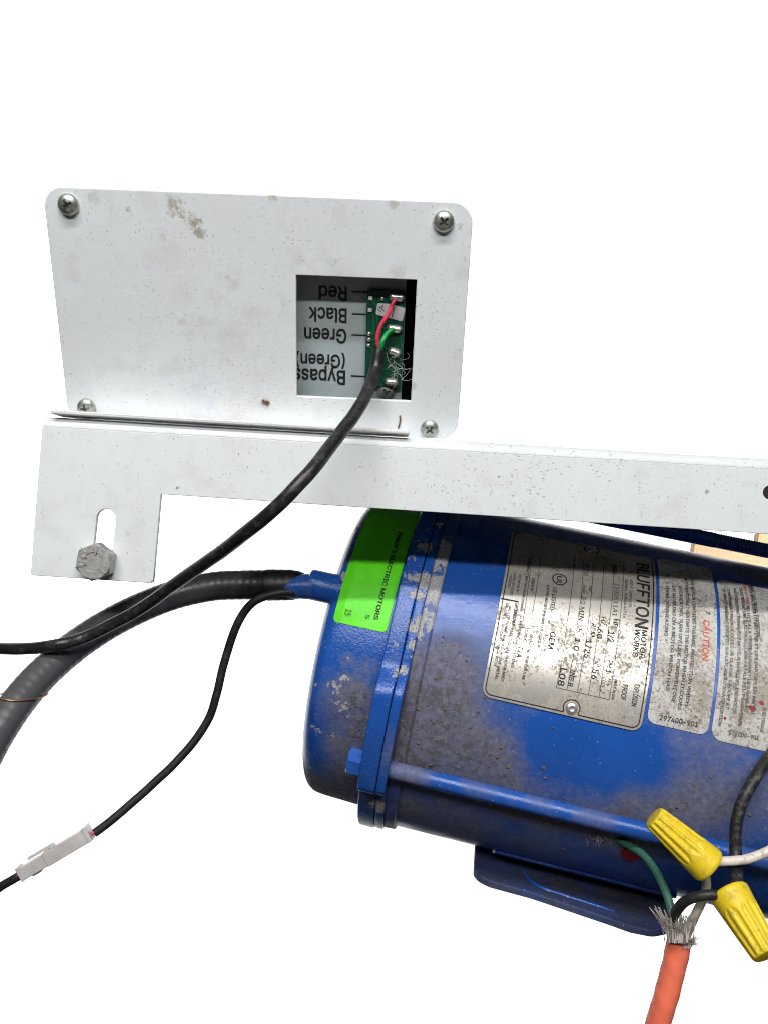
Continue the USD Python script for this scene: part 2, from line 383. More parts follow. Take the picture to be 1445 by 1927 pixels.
# rolled top edge and the flange that runs backwards
R0 = 0.0042
x_l, x_r = bpx(80, 785)[0] + 0.0002, 0.40
prof = [(top_cut + R0 * math.sin(a), -(R0 - R0 * math.cos(a))) for a in np.linspace(0, math.pi / 2, 10)] + [(0.0, -0.030)]
prof_in = [(z - 0.0022, y - 0.0) if i == len(prof) - 1 else (top_cut + (R0 - 0.0022) * math.sin(a), -(R0 - (R0 - 0.0022) * math.cos(a))) for i, ((z, y), a) in enumerate(zip(prof, list(np.linspace(0, math.pi / 2, 10)) + [0]))]
loop = prof + prof_in[::-1]
def extrude_loop(loop, x0, x1, nx=2):
    L = np.array(loop); n = len(L); xs = np.linspace(x0, x1, nx)
    v = np.vstack([np.column_stack([np.full(n, x), L[:, 0], L[:, 1]]) for x in xs]); f = []
    for k in range(nx - 1):
        a = k * n + np.arange(n); b = k * n + (np.arange(n) + 1) % n
        f += [np.stack([a, b, b + n], 1), np.stack([a, b + n, a + n], 1)]
    h = n // 2
    i = np.arange(h - 1)
    capq = np.stack([i, i + 1, n - 2 - i, n - 1 - i], 1)
    for k, s in ((0, 1), (nx - 1, -1)):
        q = capq + k * n
        t = np.vstack([q[:, [0, 1, 2]], q[:, [0, 2, 3]]])
        f.append(t if s > 0 else t[:, ::-1])
    m = trimesh.Trimesh(v, np.vstack(f), process=False); m.fix_normals()
    return m
flange = frame_map(extrude_loop(loop, x_l, x_r), BO, BX, BZ, BY)
M_wp1 = white_paint('white_enamel_bracket',
    blobs=[(px(262, 800, DB), 0.0007, (0.03, 0.14, 0.22), 0.9), (px(240, 925, DB), 0.0022, (0.55, 0.5, 0.48), 0.3), (px(335, 918, DB), 0.0007, (0.1, 0.09, 0.1), 0.8), (px(1330, 925, DB), 0.0009, (0.15, 0.1, 0.07), 0.8),
           (px(240, 1005, DB), 0.0022, (0.42, 0.4, 0.38), 0.4), (px(726, 912, DB), 0.0006, (0.1, 0.07, 0.05), 0.8), (px(290, 1097, DB), 0.0012, (0.3, 0.16, 0.1), 0.7), (px(1150, 856, DB), 0.0014, (0.25, 0.21, 0.15), 0.6)],
    scuffs=[(px(1050, 880, DB), 0.016, BR, 0.6), (px(930, 890, DB), 0.012, BR, 0.8), (px(700, 890, DB), 0.009, BR, 0.7), (px(1180, 895, DB), 0.012, BR, 0.6), (px(1000, 955, DB), 0.012, BR, 0.5), (px(1390, 900, DB), 0.01, BR, 0.5), (px(1010, 838, DB), 0.014, BR, 0.8), (px(1180, 850, DB), 0.012, BR, 0.7), (px(820, 970, DB), 0.014, (0.2, 0.18, 0.15), 0.7)])
bracket = thing('mounting_bracket', px(170, 1090, DB), 'long white steel bracket with slotted leg at left, running above the blue motor', 'bracket')
part(bracket, 'front_plate', front, M_wp1, 25)
part(bracket, 'top_flange', flange, M_wp1, 25)
blocker = rbox(0.40 - x_l - 0.006, 0.0025, 0.150, 0.0006)
part(bracket, 'light_blocker', frame_map(blocker, BO + BX * ((0.40 + x_l) / 2) + BZ * -0.0038 + BY * -0.0825, BX, BZ, BY), simple('blocker_dark', (0.03, 0.03, 0.032), 0.6), 30)  # unseen plate added to keep backdrop light off the motor top
# hexagonal bolt
bo = px(187, 1056, DB) + BY * 0.0002
hexr = 31 * scale_b / math.cos(math.pi / 6)
hx = m3.Manifold.cylinder(0.0062, hexr, hexr, 6).rotate((0, 0, 22))
cone = revolve([(0, -0.001), (hexr * 1.2, -0.001), (hexr * 1.2, 0.0034), (hexr * 0.86, 0.0062), (0, 0.0062)], 64)
head = hx ^ cone
head = head - revolve([(0, 0.0058), (hexr * 0.50, 0.0058), (hexr * 0.56, 0.007), (0, 0.007)], 40)
washer = revolve([(0, 0), (hexr * 0.84, 0), (hexr * 0.84, 0.0006), (0, 0.0006)], 48)
shank = m3.Manifold.cylinder(0.028, 0.0038, 0.0038, 32).translate((0, 0, -0.028))
bolt = part(bracket, 'bolt', frame_map(join(head.translate((0, 0, 0.0006)), washer, shank), bo, [1, 0, 0], [0, 0, 1], BY), M_bolt, 28)
marks = []
for a in (75, 195, -45):
    b = trimesh.creation.box([0.0032, 0.00055, 0.0006]); b.apply_translation([hexr * 0.62, 0, 0.0069])
    b.apply_transform(trimesh.transformations.rotation_matrix(math.radians(a), [0, 0, 1])); marks.append(b)
t = meshkit.text_mesh('THY', 0.0031, 0.0004); t.apply_translation([-t.bounds[1, 0] / 2, 0, 0.0066])
t.apply_transform(trimesh.transformations.rotation_matrix(math.radians(75), [0, 0, 1])); t.apply_translation([-0.0030, 0.0008, 0])
part(bolt, 'grade_mark', frame_map(join(*marks, t), bo, [1, 0, 0], [0, 0, 1], BY), M_bolt, False)
ho = px(1449, 927, DB)
part(bracket, 'plug', frame_map(revolve([(0, 0), (12.4 * scale_b, 0), (12.4 * scale_b, -0.002), (0, -0.002)], 32).translate((0, 0, -0.0008)), ho, [1, 0, 0], [0, 0, 1], BY), M_blackmetal, 30)  # dark disc added to stand for the dark inside of the hole

# ================================================================== control box
PU0 = norm([1, -0.016, -0.045]); PV = norm([-0.035, 0.395, -0.918])
PT = -PV; PU = norm(PU0 - PT * (PU0 @ PT)); PN = np.cross(PU, PT)
PO = px(480, 805, 0.3585)
def ppx(u, v, w=0.0):
    """(s, t) on the cover's plane (w metres in front of it) under a photograph pixel."""
    o = PO + PN * w; r = np.array([(u - CX) / F, 1, (CY - v) / F]); c0 = np.array([0, 0, Z0])
    k = ((o - c0) @ PN) / (r @ PN); q = c0 + r * k - PO
    return np.array([q @ PU, q @ PT])
def pworld(s, t, w=0.0): return PO + PU * s + PT * t + PN * w
def pmap(m, w=0.0, s=0.0, t=0.0): return frame_map(m, pworld(s, t, w), PU, PT, PN)
sl = (ppx(87, 420)[0] + ppx(118, 690)[0]) / 2; sr = (ppx(887, 440)[0] + ppx(868, 720)[0]) / 2
tt = (ppx(200, 353)[1] + ppx(780, 378)[1]) / 2; tb = ppx(830, 826)[1]
wl = (ppx(559, 520)[0] + ppx(557, 742)[0]) / 2; wr = (ppx(786, 530)[0] + ppx(771, 753)[0]) / 2
wt = (ppx(562, 517)[1] + ppx(785, 527)[1]) / 2; wb = (ppx(560, 744)[1] + ppx(769, 756)[1]) / 2
cover_poly = rrect(sl, tb, sr, tt, 0.0078).difference(sg.box(wl, wb, wr, wt).buffer(-0.0004).buffer(0.0004, quad_segs=4))
pp = lambda u, v: pworld(*ppx(u, v))
M_wp2 = white_paint('white_enamel_cover', tone=(0.835, 0.885, 0.915),
    blobs=[(pp(328, 384), 0.0038, SM, 0.75), (pp(340, 396), 0.0030, SM, 0.8), (pp(364, 418), 0.0038, SM, 0.85), (pp(374, 436), 0.0032, SM, 0.85), (pp(320, 470), 0.006, TAN, 0.14), (pp(640, 400), 0.005, TAN, 0.15), (pp(470, 590), 0.007, TAN, 0.14), (pp(410, 560), 0.005, TAN, 0.14), (pp(345, 605), 0.0024, TAN, 0.4), (pp(500, 757), 0.0016, (0.12, 0.06, 0.03), 0.9), (pp(440, 535), 0.0034, (0.52, 0.48, 0.45), 0.3), (pp(425, 675), 0.0026, TAN, 0.2),
           (pp(430, 520), 0.0016, (0.4, 0.37, 0.35), 0.5), (pp(740, 382), 0.0024, TAN, 0.6), (pp(240, 395), 0.0012, (0.4, 0.3, 0.18), 0.7), (pp(555, 480), 0.0042, TAN, 0.2), (pp(750, 510), 0.0042, TAN, 0.28), (pp(865, 425), 0.0015, (0.16, 0.15, 0.14), 0.7), (pp(513, 368), 0.0018, (0.45, 0.25, 0.1), 0.7),
           (pp(305, 442), 0.0022, TAN, 0.35), (pp(175, 372), 0.003, TAN, 0.35), (pp(780, 725), 0.0018, (0.35, 0.31, 0.28), 0.5), (pp(510, 712), 0.0006, (0.08, 0.05, 0.03), 0.9), (pp(380, 740), 0.009, (0.55, 0.62, 0.80), 0.25)],
    scuffs=[(pp(560, 450), 0.02, (0.3, 0.24, 0.18), 0.5), (pp(300, 560), 0.02, (0.3, 0.26, 0.2), 0.4), (pp(820, 560), 0.016, (0.2, 0.15, 0.1), 0.5), (pp(640, 770), 0.014, (0.3, 0.24, 0.18), 0.6), (pp(440, 720), 0.018, (0.25, 0.22, 0.2), 0.5)])
cbox = thing('control_box', pworld((sl + sr) / 2, tb, -0.01), 'white metal control box with rounded corners and an open square window showing a circuit board', 'control box')
part(cbox, 'cover_plate', pmap(sheet(cover_poly, 0.0016, 0.0005)), M_wp2, 25)
# body behind the cover: four walls and a back
ins, dep, th = 0.007, 0.034, 0.0015
bw = sg.box(sl + ins, tb + ins, sr - ins, tt - ins)
wall = trimesh.creation.extrude_polygon(bw.difference(bw.buffer(-th, join_style=2)), dep, engine='earcut'); wall.apply_translation([0, 0, -dep - 0.0018])
back = trimesh.creation.extrude_polygon(bw, 0.0015, engine='earcut'); back.apply_translation([0, 0, -dep - 0.0034])
part(cbox, 'box_body', pmap(join(wall, back)), M_boxin, False)
# lip folded forward over the bracket
lip_p = [bpx(98, 771.5), bpx(99, 779.6), bpx(770, 818.6), bpx(769.5, 810.5)]
lip = sg.Polygon(lip_p).buffer(-0.0005).buffer(0.0005, quad_segs=4)
M_lip = white_paint('white_enamel_lip', tone=(0.78, 0.785, 0.775), scuffs=[(px(x, 795, DB), 0.02, (0.35, 0.28, 0.17), 0.9) for x in (180, 420, 640)], blobs=[(px(770, 815, DB), 0.0013, (0.2, 0.09, 0.04), 0.9), (px(230, 790, DB), 0.0016, (0.4, 0.2, 0.15), 0.6), (px(385, 785, DB), 0.0014, (0.2, 0.17, 0.12), 0.8), (px(130, 775, DB), 0.002, (0.3, 0.25, 0.17), 0.6)])
part(cbox, 'lip', frame_map(sheet(lip, 0.0135, 0.0006), BO - BY * -0.0022, BX, BZ, BY), M_lip, 25)
# printed panel and circuit board inside
WP = -0.0105
pr0 = (ppx(764, 530, WP)[0] + ppx(755, 752, WP)[0]) / 2
panel = trimesh.creation.extrude_polygon(sg.box(sl + 0.012, tb + 0.0095, pr0, tt - 0.0095), 0.001, engine='earcut'); panel.apply_translation([0, 0, -0.001])
pan = part(cbox, 'label_panel', pmap(panel, WP), M_panel, False)
def z3(x, y): return (540 + x / 5.557, 500 + y / 5.557)
def up_text(s, xr, xl, ybase, ycap):
    a = ppx(*z3(xr, ybase), WP); b = ppx(*z3(xl, ybase), WP); c = ppx(*z3((xl + xr) / 2, ycap), WP)
    h = a[1] - c[1] if a[1] > c[1] else c[1] - a[1]
    m = meshkit.text_mesh(s, h, 0.00006, True); w = m.bounds[1, 0] - m.bounds[0, 0]
    v = np.asarray(m.vertices).copy(); v[:, 0] = (v[:, 0] - m.bounds[0, 0]) * (a[0] - b[0]) / w
    m = trimesh.Trimesh(np.column_stack([-v[:, 0], -v[:, 1], v[:, 2]]), m.faces, process=False)
    part(pan, 'lettering', pmap(m, WP + 0.00008, a[0], (a[1] + b[1]) / 2), M_black, False)
up_text('Red', 630, 335, 212, 350); up_text('Black', 628, 232, 440, 578); up_text('Green', 625, 182, 655, 790)
up_text('(Green)', 610, 92, 925, 1045); up_text('Bypass', 612, 70, 1085, 1218)
for y, x0, x1 in ((272, 688, 836), (503, 682, 830), (723, 677, 826), (1152, 670, 815)):
    a, b = ppx(*z3(x0, y), WP), ppx(*z3(x1, y), WP)
    m = trimesh.creation.box([b[0] - a[0], 0.00055, 0.00006]); part(pan, 'dash', pmap(m, WP + 0.00012, (a[0] + b[0]) / 2, (a[1] + b[1]) / 2), M_black, False)
WB = WP + 0.0022
b0, b1 = ppx(*z3(838, 252), WB), ppx(*z3(1196, 1275), WB)
b1[0] = (ppx(*z3(1240, 262), WB)[0] + ppx(*z3(1192, 1275), WB)[0]) / 2
brd = trimesh.creation.extrude_polygon(sg.box(b0[0], b1[1], b1[0], b0[1]), 0.0016, engine='earcut'); brd.apply_translation([0, 0, -0.0016])
pcb = part(cbox, 'circuit_board', pmap(brd, WB), M_pcb, False)
def pad(x, y, w, h, tilt=0.0, thick=0.0013, name='solder_terminal', mat=None):
    s, t_ = ppx(*z3(x, y), WB)
    k = 0.352 / F / 5.557
    ss = [m3.Manifold.sphere(h * k / 2, 18).scale((1, 1, thick / (h * k / 2))).translate((i * (w - h) * k / 2, j, 0)) for i in (-1, 1) for j in (-0.0001, 0.0001)]
    m = tm(m3.Manifold.batch_hull(ss)); m.apply_transform(trimesh.transformations.rotation_matrix(tilt, [0, 0, 1]))
    part(pcb, name, pmap(m, WB + 0.0001, s, t_), mat or M_solder, 40)
for x, y, w, tl in ((1148, 325, 168, -0.06), (1125, 655, 170, -0.1), (1125, 898, 150, -0.25), (1090, 1212, 156, -0.05)): pad(x, y, w, 78, tl, 0.0022)
for x, y in ((860, 710), (858, 770), (855, 832), (995, 342)): pad(x, y, 42, 38, 0, 0.0008, 'solder_joint')
for x, y in ((875, 335), (869, 460)):
    s, t_ = ppx(*z3(x, y), WB); m = rbox(0.0016, 0.0016, 0.0008, 0.0002); part(pcb, 'component', pmap(m, WB + 0.0003, s, t_), M_tag, 30)
tr = []
for q in ([(875, 350), (940, 420), (940, 600), (1040, 660)], [(869, 475), (905, 520), (905, 690), (870, 710)], [(860, 770), (960, 770), (1040, 870)], [(855, 832), (900, 880), (900, 1060), (1010, 1180)], [(995, 342), (1060, 330)], [(1180, 600), (1180, 380)], [(1190, 720), (1195, 860)], [(880, 1000), (960, 1080), (1150, 1080)], [(1120, 950), (1120, 1160)], [(850, 1130), (930, 1230), (1000, 1240)]):
    l = sg.LineString([ppx(*z3(*p_), WB) for p_ in q]).buffer(0.00032, cap_style=2); tr.append(trimesh.creation.extrude_polygon(l, 0.00004, engine='earcut'))
part(pcb, 'trace', pmap(join(*tr), WB + 0.00003), simple('board_trace', (0.012, 0.15, 0.075), 0.3), False)
tg = [ppx(*z3(*q), WB) for q in ((928, 505), (948, 385), (1090, 398), (1238, 440), (1205, 580), (1080, 545))]
tgp = sg.Polygon(tg).buffer(-0.0006).buffer(0.0006)
m = trimesh.creation.extrude_polygon(tgp, 0.0002, engine='earcut'); tg_p = part(pcb, 'paper_tag', pmap(m, WB + 0.0002), M_tag, False)
inkm = []
for (xa, ya, xb, yb, wd) in ((1118, 432, 1096, 530, 8), (985, 425, 1012, 468, 8), (1000, 412, 1008, 425, 10), (952, 452, 985, 475, 6), (968, 428, 978, 440, 10)):
    a, b = ppx(*z3(xa, ya), WB), ppx(*z3(xb, yb), WB); l = sg.LineString([a, b]).buffer(wd * 0.352 / F / 5.557 / 2)
    inkm.append(trimesh.creation.extrude_polygon(l, 0.00006, engine='earcut'))
part(tg_p, 'pen_mark', pmap(join(*inkm), WB + 0.00042), M_black, False)

def pan_screw(r, h):
    pr = [(0, 0)] + [(r, 0), (r, h * 0.25)] + [(r * math.cos(a), h * 0.25 + h * 0.75 * math.sin(a)) for a in np.linspace(0.1, math.pi / 2, 9)][:-1] + [(0, h)]
    hd = revolve(pr, 48)
    for rot in (0, 90):
        k = m3.Manifold.batch_hull([m3.Manifold.cube((r * 1.15, r * 0.27, 0.0002), True).translate((0, 0, h + 0.0002)), m3.Manifold.cube((r * 0.5, r * 0.2, 0.0002), True).translate((0, 0, h * 0.25))])
        hd = hd - k.rotate((0, 0, rot))
    return hd
for (u, v, r, rot) in ((125, 385, 0.0040, 25), (835, 417, 0.0040, 40), (160, 769, 0.0038, 10), (808, 809, 0.0037, 48)):
    s, t_ = ppx(u, v, 0.0025)
    m = tm(pan_screw(r, 0.0029).rotate((0, 0, rot)))
    part(cbox, 'screw', pmap(m, 0.0, s, t_), M_screw, 35)
s, t_ = ppx(*z3(1035, 1332), WB)
m = tm(pan_screw(0.0037, 0.0028).rotate((0, 0, 30))); part(cbox, 'inner_screw', pmap(m, WP, s, t_), M_screw, 35)
# cobweb and dry fibres caught beside the terminals
web = []
for k in range(14):
    x0, y0 = 1040 + 250 * rng.random(), 930 + 260 * rng.random()
    pts = [z3(x0 + 0, y0)]
    a = rng.random() * 6.28
    for j in range(4):
        a += rng.normal() * 0.9; q = pts[-1]; pts.append((q[0] + 6 * math.cos(a), q[1] + 6 * math.sin(a)))
    w = WB + 0.002 + 0.006 * rng.random()
    web.append(tube(spline([pworld(*ppx(*q, w), w + 0.0007 * rng.normal()) for q in pts], 16), 0.00005, 5))
for pts in ([(1040, 905), (1060, 990), (1110, 1060), (1170, 1130), (1215, 1190)], [(1060, 1040), (1100, 1050), (1180, 1075), (1250, 1080), (1310, 1070)], [(1190, 1190), (1240, 1150), (1290, 1080)], [(1190, 1190), (1260, 1200), (1310, 1180)], [(1050, 1070), (1095, 1035), (1125, 1000)], [(1130, 1010), (1200, 1060), (1225, 1120)]):
    web.append(tube(spline([pworld(*ppx(*z3(*q), WB + 0.005), WB + 0.005) for q in pts], 20), 0.00009, 5))
part(None, 'cobweb', join(*web), M_fibre, 40, 'tangle of pale dusty cobweb across the circuit board terminals', 'cobweb', 'stuff')
# small curled flakes stuck to the white sheet metal
def debris(pts, r, label):
    m = tube(spline([pworld(*ppx(*q, 0.0005), 0.0005) for q in pts], 16), r, 6)
    part(None, 'dry_flake', m, M_debris, 40, label, 'debris')
debris([(494, 752), (499, 757), (503, 760), (506, 757), (500, 755)], 0.00045, 'curled brown flake stuck on white cover left of the cable')
debris([(752, 782), (753, 790), (751, 800), (749, 806)], 0.00035, 'thin brown twig-like fibre standing on the lip beside the lower right screw')

# ================================================================== black control cable
def cable(name, parent, pts, r, mat, n=140, sides=18, **kw):
    p = path_px(pts, n)
    if r > 0.0018: p = p + 0.0007 * np.stack([meshkit.fbm(p * 70 + k * 9.1, 2, k) - 0.5 for k in range(3)], 1)
    return part(parent, name, tube(p, r, sides, wob=kw.pop('wob', None)), mat, 60, **kw)
ccab = thing('control_cable', px(640, 815, 0.31), 'black round cable curving from the control box window down to the left edge', 'cable')
_c = lambda x, y, w: (x, y, pworld(*ppx(x, y, w), w)[1])
cpts = [_c(713, 659, WB + 0.0052), _c(705, 698, 0.0015), (692, 735, 0.336), (668, 778, 0.325), (630, 830, 0.312), (580, 893, 0.300), (530, 944, 0.298), (470, 996, 0.305), (405, 1046, 0.32), (340, 1092, 0.335), (285, 1132, 0.348), (225, 1168, 0.355), (160, 1200, 0.3575), (110, 1214, 0.353), (50, 1220, 0.358), (-20, 1221, 0.37), (-120, 1215, 0.40), (-280, 1200, 0.43)]
cable('sheath', ccab, cpts, 0.0025, M_cable, 220, 22)
def dr(x, y, w):
    q = pworld(*ppx(*z3(x, y), WB + w), WB + w); return (*z3(x, y), q[1])
cable('red_wire', ccab, [dr(1135, 345, 0.0018), dr(1098, 405, 0.0030), dr(1060, 505, 0.0040), dr(990, 605, 0.0046), dr(955, 690, 0.0050), dr(945, 770, 0.0052), dr(965, 905, 0.0050)], 0.00082, M_red, 60, 12)
cable('green_wire', ccab, [dr(1110, 660, 0.0016), dr(1050, 705, 0.0036), dr(1010, 765, 0.0058), dr(985, 830, 0.0066), dr(968, 920, 0.0058)], 0.00105, M_green, 50, 12)
cable('black_wire', ccab, [dr(985, 695, 0.001), dr(965, 760, 0.003), dr(925, 830, 0.0045), dr(928, 930, 0.0048)], 0.00085, M_lead, 40, 12)

# ================================================================== motor frame
MS, MPSI, MV, MD = math.radians(11.631), math.radians(7.105), 1287.06, 0.441306
A = np.array([math.cos(MPSI) * math.cos(MS), -math.sin(MPSI), -math.cos(MPSI) * math.sin(MS)])
Fv = np.array([0, -1.0, 0]); Fv -= A * (Fv @ A); Fv /= np.linalg.norm(Fv)
Uv = np.cross(A, Fv); Uv *= np.sign(Uv[2])
MO = px(1000, MV, MD)
RS = 0.0825
def cast(u, v, R):
    r = np.array([(u - CX) / F, 1, (CY - v) / F]); o = MO - [0, 0, Z0]
    rp, Mp = r - A * (r @ A), o - A * (o @ A)
    a, b, c = rp @ rp, -2 * rp @ Mp, Mp @ Mp - R * R
    k = (-b - math.sqrt(max(0, b * b - 4 * a * c))) / 2 / a
    q = r * k - o
    return q @ A, math.atan2(q @ Uv, q @ Fv)
def mcyl(a, ph, r):
    a, ph, r = np.asarray(a)[..., None], np.asarray(ph)[..., None], np.asarray(r)[..., None]
    return MO + a * A + r * (np.cos(ph) * Fv + np.sin(ph) * Uv)
def noise3(p, s, seed=0): return meshkit.fbm(np.asarray(p) * s + 57.3, 4, seed)

# where the enamel is dusty or flaked, as round patches on the metal: (pixel, pixel radius, amount)
DUST = [((835, 1265), 85, 0.85), ((820, 1340), 95, 0.9), ((800, 1420), 80, 0.9), ((920, 1440), 90, 0.75), ((1060, 1500), 90, 0.8), ((1180, 1540), 80, 0.8), ((940, 1400), 60, 0.5), ((830, 1215), 40, 0.7), ((900, 1200), 40, 0.35), ((1300, 1470), 70, 0.45), ((1400, 1520), 70, 0.45), ((1350, 1440), 60, 0.35), ((1200, 1390), 50, 0.25),
        ((850, 1540), 90, 0.5), ((760, 1520), 60, 0.6), ((1000, 1590), 70, 0.35), ((880, 1350), 50, 0.6), ((1430, 1080), 50, 0.5), ((1000, 1390), 60, 0.35), ((960, 1500), 60, 0.8), ((1280, 1420), 40, 0.35), ((1330, 1500), 80, 0.6), ((790, 1300), 60, 0.9), ((880, 1420), 70, 0.9), ((1260, 1540), 60, 0.8)]
CLEAN = [((1090, 1425), 90, 0.9), ((1180, 1440), 60, 0.6), ((800, 1110), 80, 0.6), ((890, 1130), 60, 0.6), ((1030, 1440), 50, 0.5)]
DUSTB = [((665, 1310), 38, 0.95), ((680, 1370), 40, 1.0), ((650, 1400), 40, 0.75), ((640, 1350), 35, 0.6), ((665, 1460), 55, 0.95), ((620, 1480), 60, 0.8), ((600, 1440), 30, 0.35), ((620, 1500), 70, 1.0), ((690, 1490), 80, 1.0), ((650, 1330), 45, 0.8), ((690, 1260), 22, 0.5), ((655, 1245), 16, 0.4)]
CHIPS = [((640, 1330), 26, 0.42), ((625, 1300), 22, 0.4), ((650, 1290), 24, 0.4), ((598, 1375), 16, 0.45), ((575, 1440), 14, 0.5), ((628, 1010), 26, 0.5), ((640, 1085), 30, 0.55), ((612, 1185), 10, 0.5), ((594, 1215), 10, 0.55), ((665, 985), 25, 0.4), ((605, 1150), 16, 0.5), ((650, 1240), 12, 0.4), ((660, 1330), 30, 0.42), ((585, 1290), 12, 0.5), ((572, 1490), 14, 0.5), ((630, 1380), 22, 0.42)]
CHIPR = [((800, 1030), 30, 0.52), ((787, 1083), 30, 0.6), ((780, 1110), 20, 0.55), ((785, 1180), 24, 0.62), ((775, 1215), 20, 0.55), ((768, 1075), 20, 0.5), ((765, 1120), 16, 0.4), ((733, 1240), 14, 0.55), ((722, 1280), 14, 0.62), ((745, 1275), 10, 0.5), ((757, 1255), 12, 0.45), ((686, 1452), 12, 0.75), ((712, 1525), 20, 0.8), ((690, 1425), 10, 0.4), ((780, 1010), 20, 0.4), ((820, 980), 25, 0.4), ((735, 1330), 10, 0.5), ((728, 1390), 8, 0.5), ((700, 1330), 8, 0.5), ((742, 1300), 8, 0.55), ((752, 1215), 14, 0.55), ((690, 1470), 8, 0.6), ((735, 1440), 8, 0.45)]
def surf_field(pts, blobs, R, pw=2.0):
    out = np.zeros(len(pts))
    for (u, v), r, amt in blobs:
        a, ph = cast(u, v, R); c = mcyl(a, ph, R)
        d = np.linalg.norm(pts - c, axis=1); rad = r * np.linalg.norm(c - [0, 0, Z0]) / F * 1.15
        out = np.maximum(out, amt * np.exp(-(d / rad) ** pw))
    return out
def enamel(parent, name, mesh, mat=None, R=RS, dust=(), clean=(), chips=(), d0=0.0, c0=0.0, smooth=30, **kw):
    mesh = tm(mesh); p = np.asarray(mesh.vertices)
    b = base_of[parent]
    v, f, n = meshkit.arrays(trimesh.Trimesh(p - b, mesh.faces, process=False), smooth)
    w = v + b
    du = d0 + surf_field(w, dust, R, 3.0) - surf_field(w, clean, R, 3.0) + 0.25 * (noise3(w, 70, 3) - 0.5)
    chp = c0 + surf_field(w, chips, R, 2.0)
    path = part(parent, name, (v + b, f), mat or M_blue, False, vars_={'dust': np.clip(du, -0.5, 1.2), 'chip': np.clip(chp, 0, 1)}, **kw)
    if n is not None:
        m = UsdGeom.Mesh.Get(stage, path); m.CreateNormalsAttr(Vt.Vec3fArray.FromNumpy(n.astype(np.float32))); m.SetNormalsInterpolation('vertex')
    return path
def turned(prof, n=200, ph0=-math.pi, ph1=math.pi, step=0.0025):
    """A surface of revolution about the motor's axis: prof = [(a, r) ...]."""
    P = [prof[0]]
    for q in prof[1:]:
        L = math.hypot(q[0] - P[-1][0], q[1] - P[-1][1]); k = max(1, int(L / step)); s = P[-1]
        P += [(s[0] + (q[0] - s[0]) * i / k, s[1] + (q[1] - s[1]) * i / k) for i in range(1, k + 1)]
    P = np.array(P); ph = np.linspace(ph0, ph1, n + 1)[:-1]
    v = mcyl(P[:, None, 0] + 0 * ph[None], ph[None] + 0 * P[:, :1], P[:, None, 1] + 0 * ph[None]).reshape(-1, 3)
    i, j = np.meshgrid(np.arange(len(P) - 1), np.arange(n), indexing='ij')
    q = np.stack([i * n + j, i * n + (j + 1) % n, (i + 1) * n + (j + 1) % n, (i + 1) * n + j], -1).reshape(-1, 4)
    m = tm((v, q))
    c = v[(len(P) // 2) * n]; k = np.argmin(np.linalg.norm(m.triangles_center - c, axis=1))
    m_ax = MO + A * ((m.triangles_center[k] - MO) @ A)
    if m.face_normals[k] @ (m.triangles_center[k] - m_ax) < 0: m.invert()
    return m
def flange_ring(a0, a1, r0, lugs, ch=0.0012, rin=0.07):
    ph = np.linspace(-math.pi, math.pi, 361)[:-1]; dg = np.degrees(ph)
    r = np.full(len(ph), r0)
    for c, lo, hi, h, s_up, s_dn in lugs:      # lug from lo to hi degrees, height h, softness above and below
        d = dg
        r += h * np.clip((hi + s_up - d) / s_up, 0, 1) ** 1 * np.clip((d - lo + s_dn) / s_dn, 0, 1) if s_up else 0
    for _ in range(2): r = (np.roll(r, 1) + r * 2 + np.roll(r, -1)) / 4
    sec = [(a0, None), (a0, -ch), (a0 + ch * 0.3, -ch * 0.3), (a0 + ch, 0), ((a0 + a1) / 2, 0), (a1 - ch, 0), (a1 - ch * 0.3, -ch * 0.3), (a1, -ch), (a1, None)]
    rings = [mcyl(np.full(len(ph), a), ph, np.full(len(ph), rin) if o is None else r + o) for a, o in sec]
    v = np.vstack(rings); n = len(ph)
    i, j = np.meshgrid(np.arange(len(sec) - 1), np.arange(n), indexing='ij')
    q = np.stack([i * n + j, i * n + (j + 1) % n, (i + 1) * n + (j + 1) % n, (i + 1) * n + j], -1).reshape(-1, 4)
    m = tm((v, q)); m.fix_normals(); return m

motor = thing('electric_motor', mcyl(0.02, -math.pi / 2, 0.085), 'blue painted cylindrical electric motor with metal nameplate, tie rods and dusty worn enamel', 'motor')
shell_path = enamel(motor, 'shell', turned([(-0.0545, RS - 0.001), (-0.0535, RS), (0.1500, RS), (0.1505, RS - 0.001)], 260), R=RS, dust=DUST, clean=CLEAN, chips=[((835, 1225), 10, 0.2)], d0=0.12)
bell_prof = [(-0.1025, 0.0), (-0.1025, 0.045)] + [tuple(q) for q in spline([(-0.1025, 0.045, 0), (-0.1018, 0.064, 0), (-0.0998, 0.0715, 0), (-0.0965, 0.0752, 0), (-0.092, 0.0765, 0), (-0.080, 0.0771, 0)], 40)[1:, :2]] + [(-0.0695, 0.0775)]
enamel(motor, 'end_bell', turned(bell_prof, 240, step=0.002), M_bluecast, R=0.0765, dust=DUSTB, chips=CHIPS, d0=0.0, c0=0.17, smooth=50)
lugs = [(-17, -32.5, -1, 0.0078, 6, 1.2), (90, 80, 100, 0.006, 8, 3), (155, 145, 165, 0.006, 8, 3), (-105, -112, -92, 0.006, 3, 8)]
enamel(motor, 'flange_ring', flange_ring(-0.0698, -0.06185, 0.0860, lugs, 0.0009), M_bluecast, R=0.088, dust=[((700, 1440), 24, 0.3), ((715, 1520), 40, 0.6)], chips=CHIPR, c0=0.17)
enamel(motor, 'flange_ring', flange_ring(-0.06175, -0.0575, 0.0856, lugs, 0.0009), M_bluecast, R=0.087, dust=[((745, 1400), 50, 0.5), ((745, 1520), 40, 0.6)], chips=CHIPR, c0=0.2)
